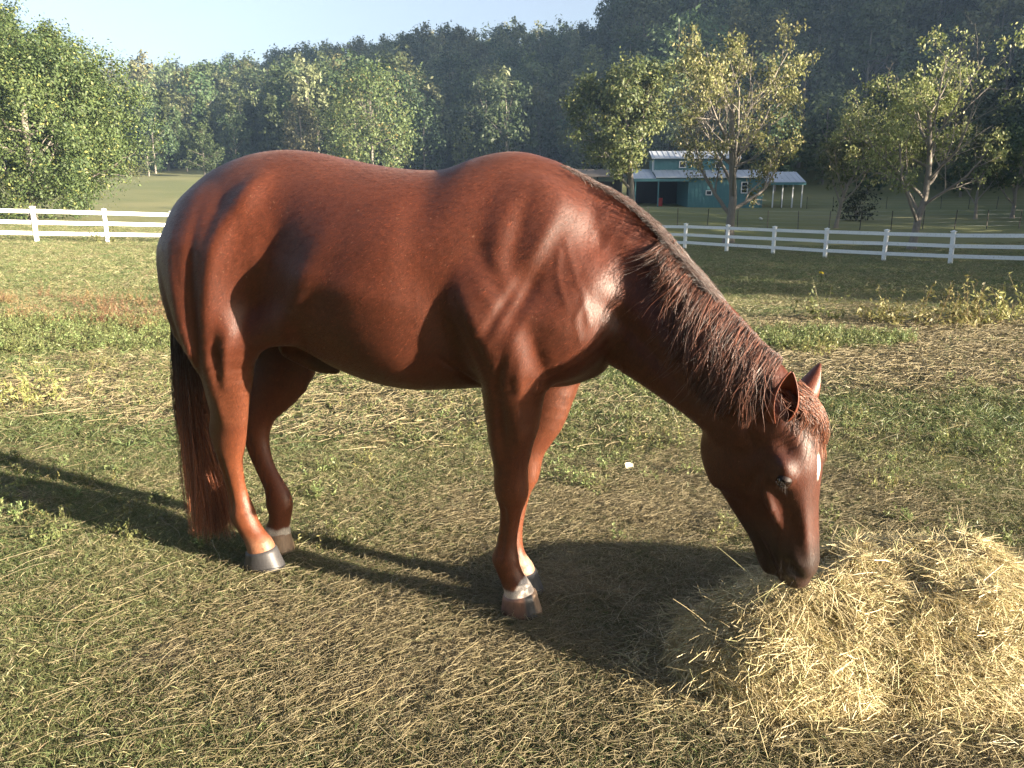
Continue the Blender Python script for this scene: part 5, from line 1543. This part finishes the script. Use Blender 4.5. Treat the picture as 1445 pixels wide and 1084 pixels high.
# ---- hooves
t = NT('hoof_horn')
hv = t.attr('horn').outputs['Color']
hn = t.noise(t.coord('Object', (40, 40, 6)), 4.0, 3)
hn2 = t.noise(t.coord('Object', (8, 8, 120)), 2.0, 2)
M_HOOF = t.principled(t.mix(0.5, hv, t.ramp(hn, [(0.3, 0.3), (0.7, 0.7)]), 'OVERLAY'), 0.5, 0.45, t.bump(hn2, 0.25, 0.003))
def hoof(cx, cy, toe_top, toe_bot, heel, yaw, colf):
    rings = 9; seg = 28
    V = []
    C = []
    for r in range(rings):
        f = r / (rings - 1)
        for i in range(seg):
            a = 2 * math.pi * i / seg
            ca, sa = math.cos(a), math.sin(a)
            fr = toe_top + (toe_bot - toe_top) * f
            back = heel * (0.92 + 0.12 * f)
            lx = (fr if ca > 0 else back) * (abs(ca) ** 0.9) * (1 if ca > 0 else -1)
            ly = (0.050 + 0.013 * f) * math.copysign(abs(sa) ** 0.95, sa)
            zt = 0.050 + 0.026 * (ca * 0.5 + 0.5) + (0.004 if r == 0 else 0)
            bul = 0.003 * math.sin(math.pi * min(1, f * 3))
            V.append((lx * (1 + bul * 8), ly * (1 + bul * 8), zt * (1 - f) + 0.002))
            C.append(colf(ca, sa, f))
    F = []
    for r in range(rings - 1):
        for i in range(seg):
            F.append([r * seg + i, (r + 1) * seg + i, (r + 1) * seg + (i + 1) % seg, r * seg + (i + 1) % seg])
    V = np.array(V)
    nb = len(V)
    V = np.vstack([V, [[0, 0, 0.075]], [[0, 0, 0.002]]]); C += [C[0], C[-1]]
    T1 = [[i, (i + 1) % seg, nb] for i in range(seg)]
    T2 = [[(rings - 1) * seg + (i + 1) % seg, (rings - 1) * seg + i, nb + 1] for i in range(seg)]
    c, s = math.cos(yaw), math.sin(yaw)
    V[:, :2] = V[:, :2] @ np.array([[c, s], [-s, c]])
    V[:, 0] += cx; V[:, 1] += cy
    me = mesh_np('hoof', V, [np.array(F), np.array(T1 + T2)])
    vcol(me, 'horn', np.array(C, float))
    return link('hoof', me, M_HOOF, horse)
grey = np.array((0.06, 0.058, 0.06)); pink = np.array((0.22, 0.12, 0.085)); tan_ = np.array((0.30, 0.20, 0.13))
def striped(ca, sa, f):
    # pinkish hoof with one dark stripe beside the toe, pale toe
    a = math.degrees(math.atan2(sa, ca))
    if -52 < a < -18: return grey * 0.8
    if a >= -18: return tan_
    return pink * (1.0 - 0.4 * f)
hoof(-0.008, -0.07, 0.054, 0.080, 0.068, math.radians(-5), striped)['label'] = 'pinkish hoof with a dark stripe'
hoof(-0.048, 0.080, 0.050, 0.080, 0.062, 0, lambda ca, sa, f: grey)
hoof(-1.080, -0.06, 0.056, 0.092, 0.074, 0, lambda ca, sa, f: grey * (0.75 - 0.2 * f))
hoof(-1.110, 0.085, 0.052, 0.068, 0.064, math.radians(-35), lambda ca, sa, f: tan_ * 0.9 if ca > 0.2 else grey)['label'] = 'tan hoof under a white coronet'

# ---- ears
def ear(side, tilt_out, tilt_fwd, length=0.152):
    base = hd(0.050, 0.000, 0.056 * side)
    up = -HA
    A = up * 1.0 + HN * tilt_fwd + HL * side * tilt_out
    A /= np.linalg.norm(A)
    op = HN * 0.70 + HL * side * 0.75          # direction the cup opens
    op -= A * (op @ A); op /= np.linalg.norm(op)
    sd = np.cross(A, op)
    V = []; n = 18; m = 17
    for i in range(n):
        f = i / (n - 1)
        w = 0.042 * (math.sin(math.pi * (0.18 + 0.82 * f) ** 0.85) ** 0.8 + 0.10) * (1 - 0.25 * f)
        w = max(w, 0.001)
        curl = math.radians(172 - 90 * f)
        c = base + A * (length * f - 0.022) + op * (0.012 * math.sin(f * 3.0)) * 1.0
        for j in range(m):
            a = -curl + 2 * curl * j / (m - 1)
            V.append(c - op * (math.cos(a) * w * 0.85) + sd * (math.sin(a) * w))
    V = np.array(V)
    F = [[i * m + j, i * m + j + 1, (i + 1) * m + j + 1, (i + 1) * m + j] for i in range(n - 1) for j in range(m - 1)]
    me = mesh_np('ear', V, np.array(F))
    vcol(me, 'coat', np.tile(np.array([[0.105, 0.026, 0.011]]), (len(V), 1)))
    o = link('ear', me, M_COAT, horse)
    s = o.modifiers.new('thick', 'SOLIDIFY'); s.thickness = 0.004; s.offset = 0
    ss = o.modifiers.new('sub', 'SUBSURF'); ss.levels = 1; ss.render_levels = 1
    return o
ear(1, 0.08, 0.45)
ear(-1, 0.62, 0.55)

# ---- eyes
t = NT('eye_gloss')
M_EYE = t.principled((0.008, 0.004, 0.003), 0.10, 0.5)
t = NT('dark_skin')
M_SKIN = t.principled((0.012, 0.006, 0.005), 0.6, 0.3, t.bump(t.noise(t.coord('Object'), 300, 2), 0.3, 0.002))
for s in (1, -1):
    c = hd(0.247, 0.020, 0.0945 * s)
    bm = bmesh.new(); bmesh.ops.create_uvsphere(bm, u_segments=24, v_segments=16, radius=0.0203)
    me = bpy.data.meshes.new('eye'); bm.to_mesh(me); bm.free()
    me.polygons.foreach_set('use_smooth', np.ones(len(me.polygons), dtype=bool))
    e = link('eye', me, M_EYE, horse, tuple(c))
    # lids: caps of a slightly larger ball, leaving a slanted slit
    pe = -HA * 0.86 + HN * 0.50
    for nm, rad_, keepf in (('upper_eyelid', 0.0212, lambda q: q > 0.42), ('lower_eyelid', 0.0208, lambda q: q < -0.50)):
        bm = bmesh.new(); bmesh.ops.create_icosphere(bm, subdivisions=4, radius=rad_)
        dead = [f_ for f_ in bm.faces if not keepf((np.array(f_.calc_center_median()) @ pe) / rad_)]
        bmesh.ops.delete(bm, geom=dead, context='FACES')
        lm_ = bpy.data.meshes.new(nm); bm.to_mesh(lm_); bm.free()
        lm_.polygons.foreach_set('use_smooth', np.ones(len(lm_.polygons), dtype=bool))
        lo_ = link(nm, lm_, M_SKIN, horse, tuple(c))
        sf = lo_.modifiers.new('rim', 'SOLIDIFY'); sf.thickness = 0.0025; sf.offset = -1
    lp = []
    for q in rng.uniform(-0.6, 0.9, 16):
        ax = HN * 0.86 + HA * 0.50; pe = -HA * 0.86 + HN * 0.50
        r0 = c + ax * (q * 0.022) + pe * (0.009 * (1 - q * q)) + HL * s * 0.024
        d = HL * s * 0.8 + HA * 0.7 + ax * q * 0.5; d /= np.linalg.norm(d)
        lp.append([r0 + d * f_ * 0.022 + HA * f_ * f_ * 0.006 for f_ in (0, 0.5, 1)])
    V, F, _ = strands(np.array(lp), 0.0003, 0.0001)
    link('eyelashes', mesh_np('eyelashes', V, F), M_SKIN, horse)['kind'] = 'stuff'

wl = []
for q in range(46):                                              # whiskers
    s_ = 1 if q % 3 else -1
    h_ = rng.uniform(0.50, 0.60); n_ = rng.uniform(-0.10, 0.02)
    r0 = hd(h_, n_, 0.048 * s_); d = HL * s_ * rng.uniform(0.4, 1) + HA * rng.uniform(0.2, 1) - HN * rng.uniform(-0.3, 0.6); d /= np.linalg.norm(d)
    ln_ = rng.uniform(0.02, 0.05); wl.append([r0 + d * ln_ * f_ + HA * 0.2 * ln_ * f_ * f_ for f_ in (0, 0.33, 0.66, 1)])
V, F, _ = strands(np.array(wl), 0.0004, 0.0001)
link('whiskers', mesh_np('whiskers', V, F), M_SKIN, horse)['kind'] = 'stuff'

# ---- hair
t = NT('mane_hair')
hc = t.attr('hair').outputs['Color']
M_HAIR = t.principled(hc, 0.42, 0.45, Sheen__Weight=0.2)

def surf_y(X, Z, side=-1):
    """outermost y of the body at (x,z) on the given side"""
    lo = np.full(len(X), 0.0); hi = np.full(len(X), 0.45 * side)
    yc = np.interp(X, NX_, NY_)
    lo = yc
    ins0 = eval_points(np.stack([X, lo, Z], 1)) < 0
    for _ in range(9):
        mid = (lo + hi) / 2
        ins = eval_points(np.stack([X, mid, Z], 1)) < 0
        lo = np.where(ins, mid, lo); hi = np.where(ins, hi, mid)
    return (lo + hi) / 2, ins0

def crest_z(X):
    Z = np.full(len(X), 1.7); lo = np.full(len(X), 0.9) ; hi = np.full(len(X), 1.7)
    yc = np.interp(X, NX_, NY_)
    for x_ in range(12):
        mid = (lo + hi) / 2
        ins = eval_points(np.stack([X, yc, mid], 1)) < 0
        lo = np.where(ins, mid, lo); hi = np.where(ins, hi, mid)
    return (lo + hi) / 2, yc

def hair_cols(n, k, a, b, tip=0.0):
    base = np.array(a)[None] * (1 - rng.random((n, 1))) + np.array(b)[None] * rng.random((n, 1))
    base = base * rng.uniform(0.6, 1.3, (n, 1))
    return np.repeat(base[:, None, :], k, axis=1)

# long part of the mane
NM, KM = 4900, 11
u_ = rng.random(NM)
xr = 0.43 + 0.342 * u_ ** 0.85
lock = np.floor(u_ ** 0.85 * 26 + rng.normal(0, 0.25, NM))
lr = np.random.default_rng(3)
lockr = lr.random((60, 3))
li = (lock.astype(int) % 60)
cz, cy = crest_z(xr)
length = (0.165 + 0.085 * lockr[li, 0]) * rng.uniform(0.6, 1.08, NM) * np.interp(xr, [0.43, 0.50, 0.56, 0.66, 0.77], [0.25, 0.55, 1.0, 1.0, 0.7])
drift = -0.030 - 0.035 * lockr[li, 1] + rng.normal(0, 0.007, NM)
offy = rng.uniform(0.004, 0.022, NM)
fly = rng.random(NM) < 0.07
offy = np.where(fly, offy + rng.uniform(0.005, 0.035, NM), offy)
drift = np.where(fly, drift + rng.normal(0, 0.05, NM), drift)
P = np.zeros((NM, KM, 3))
ry_ = rng.uniform(-0.012, 0.034, NM)
P[:, 0] = np.stack([xr, cy + ry_, cz - 0.004 - 6.0 * ry_ ** 2], 1)
lockx = 0.43 + 0.342 * (lock + 0.5) / 26
for k in range(1, KM):
    f_ = k / (KM - 1)
    xk = xr + drift * f_ ** 1.2 + (lockx - xr) * 0.55 * f_ + 0.010 * np.sin(f_ * 7 + lockr[li, 2] * 20) * f_ + 0.02 * math.exp(-((f_ - 0.12) / 0.1) ** 2)
    rise = 0.022 * math.exp(-((f_ - 0.13) / 0.10) ** 2)
    zk = cz - length * f_ + rise
    ys, ins = surf_y(xk, zk)
    w = min(1, f_ * 4.0)
    yk = (cy * (1 - w) + ys * w) - offy - 0.006 * math.sin(math.pi * f_)
    yk = np.where(ins, yk, P[:, k - 1, 1] - 0.001)
    yk = np.minimum(yk, P[:, k - 1, 1] + 0.004)
    P[:, k] = np.stack([xk, yk, zk], 1)
hcol = hair_cols(NM, KM, (0.034, 0.0105, 0.006), (0.14, 0.046, 0.022))
V, F, C = strands(P, 0.0008, 0.0003, cols=hcol)
# short part lying along the crest up to the withers
NS, KS = 4200, 5
xr = 0.10 + 0.46 * rng.random(NS) ** 0.8
cz, cy = crest_z(xr)
P = np.zeros((NS, KS, 3))
rs_ = np.random.default_rng(8)
ln = np.interp(xr, [0.10, 0.25, 0.5], [0.02, 0.055, 0.09]) * rng.uniform(0.6, 1.2, NS)
for k in range(KS):
    f_ = k / (KS - 1)
    P[:, k] = np.stack([xr + ln * 0.75 * f_, cy + rng.normal(0, 0.024, NS) * (k == 0) + (P[:, 0, 1] - cy if k else 0) * 1.2 + 0.25 * ln * f_ * f_,
                        cz - 0.004 + ln * (0.30 * f_ - 0.85 * f_ * f_) + rs_.normal(0, 0.0025, NS) * f_], 1)
V2, F2, C2 = strands(P, 0.0007, 0.0003, cols=hair_cols(NS, KS, (0.020, 0.007, 0.005), (0.052, 0.019, 0.012)))
me = mesh_np('mane', np.vstack([V, V2]), np.vstack([F, F2 + len(V)]))
vcol(me, 'hair', np.vstack([C, C2]))
link('mane', me, M_HAIR, horse)['kind'] = 'stuff'

# forelock and tuft at the poll
NF, KF = 900, 10
P = np.zeros((NF, KF, 3))
a0 = rng.normal(0, 0.026, NF); h0 = rng.uniform(-0.025, 0.03, NF)
ln = rng.uniform(0.07, 0.16, NF) * np.where(a0 > 0.005, 0.8, 1.15)
side = rng.normal(-0.02, 0.035, NF)
for k in range(KF):
    f_ = k / (KF - 1)
    h_ = h0 + ln * f_; l_ = a0 + side * f_ ** 1.3
    nfr = np.interp(h_, [s[0] for s in skull], [s[1] for s in skull])
    wfr = np.interp(h_, [s[0] for s in skull], [s[3] for s in skull])
    n_ = nfr * np.sqrt(np.clip(1 - (l_ / (wfr * 1.15)) ** 2, 0.1, 1)) + 0.008 + 0.026 * math.sin(math.pi * min(1, f_ * 1.15 + 0.1)) * rng.uniform(0.5, 1.1, NF)
    P[:, k] = hp + HA * h_[:, None] + HN * n_[:, None] + HL * l_[:, None]
V, F, C = strands(P, 0.0009, 0.0003, cols=hair_cols(NF, KF, (0.075, 0.022, 0.010), (0.22, 0.075, 0.032)))
# tuft falling to the camera side behind the ear
NT_, KT = 500, 9
P = np.zeros((NT_, KT, 3))
h0 = rng.uniform(-0.03, 0.0, NT_); n0 = rng.uniform(-0.10, -0.045, NT_)
ln = rng.uniform(0.07, 0.15, NT_)
for k in range(KT):
    f_ = k / (KT - 1)
    q = hp + HA * (h0 + ln * f_)[:, None] + HN * (n0 - 0.05 * f_)[:, None] + HL * (0.02 + 0.075 * np.sin(np.minimum(1, f_ * 2.2) * 1.57) + rng.normal(0, 0.004, NT_))[:, None]
    P[:, k] = q
V2, F2, C2 = strands(P, 0.0009, 0.0003, cols=hair_cols(NT_, KT, (0.06, 0.016, 0.008), (0.20, 0.06, 0.025)))
me = mesh_np('forelock', np.vstack([V, V2]), np.vstack([F, F2 + len(V)]))
vcol(me, 'hair', np.vstack([C, C2]))
link('forelock', me, M_HAIR, horse)['kind'] = 'stuff'

# tail
NTl, KL = 3600, 14
P = np.zeros((NTl, KL, 3))
r_ = rng.random(NTl) ** 0.5; th = rng.random(NTl) * 2 * np.pi
ux, uy = r_ * np.cos(th), r_ * np.sin(th)
endz = 0.035 + 0.24 * rng.random(NTl) ** 1.6 + 0.08 * np.abs(ux)
lockn = rng.integers(0, 40, NTl)
lx = lr.normal(0, 1, (40, 4))
startz = 1.32 - 0.42 * rng.random(NTl) ** 1.3
for k in range(KL):
    f_ = k / (KL - 1)
    z = startz + (endz - startz) * f_
    cx = np.interp(z, [0.10, 0.35, 0.60, 0.85, 1.05, 1.32], [-1.365, -1.385, -1.405, -1.415, -1.425, -1.42])
    wx = np.interp(z, [0.10, 0.30, 0.60, 0.85, 1.05, 1.32], [0.105, 0.115, 0.095, 0.075, 0.045, 0.02])
    wy = np.interp(z, [0.10, 0.60, 1.05, 1.32], [0.10, 0.085, 0.045, 0.02])
    wob = np.sin(z * 9 + lx[lockn, 0] * 3) * 0.008 * (1.3 - z) + np.sin(z * 17 + lx[lockn, 1] * 5) * 0.004
    pull = f_ ** 1.6 * 0.72
    x = cx + wx * (ux * (1 - pull) + pull * np.clip(lx[lockn, 2] * 0.55, -1.1, 1.1)) + wob
    y = 0.035 + wy * (uy * (1 - pull) + pull * lx[lockn, 3] * 0.5) - 0.05 * (1.3 - z) * 0.2
    P[:, k] = np.stack([x, y, z], 1)
tc = hair_cols(NTl, KL, (0.018, 0.008, 0.006), (0.045, 0.016, 0.010))
red = np.clip((0.80 - P[:, :, 2]) / 0.35, 0, 1)[..., None]  # shaded top and sunlit lower part put into the tail colour
tc = tc * (1 - red) + hair_cols(NTl, KL, (0.17, 0.045, 0.018), (0.36, 0.120, 0.050)) * red
V, F, C = strands(P, 0.0012, 0.0004, cols=tc)
me = mesh_np('tail', V, F)
vcol(me, 'hair', C)
link('tail', me, M_HAIR, horse)['kind'] = 'stuff'
# dock of the tail
a = Acc().tube([(-1.37, 0.0, 1.36), (-1.41, 0.02, 1.29), (-1.42, 0.03, 1.18), (-1.425, 0.035, 1.05), (-1.42, 0.035, 0.92)], [0.035, 0.032, 0.028, 0.022, 0.012], 10)
me = a.mesh('tail_dock', True); vcol(me, 'coat', np.tile([[0.03, 0.01, 0.007]], (len(me.vertices), 1)))
link('tail_dock', me, M_COAT, horse)
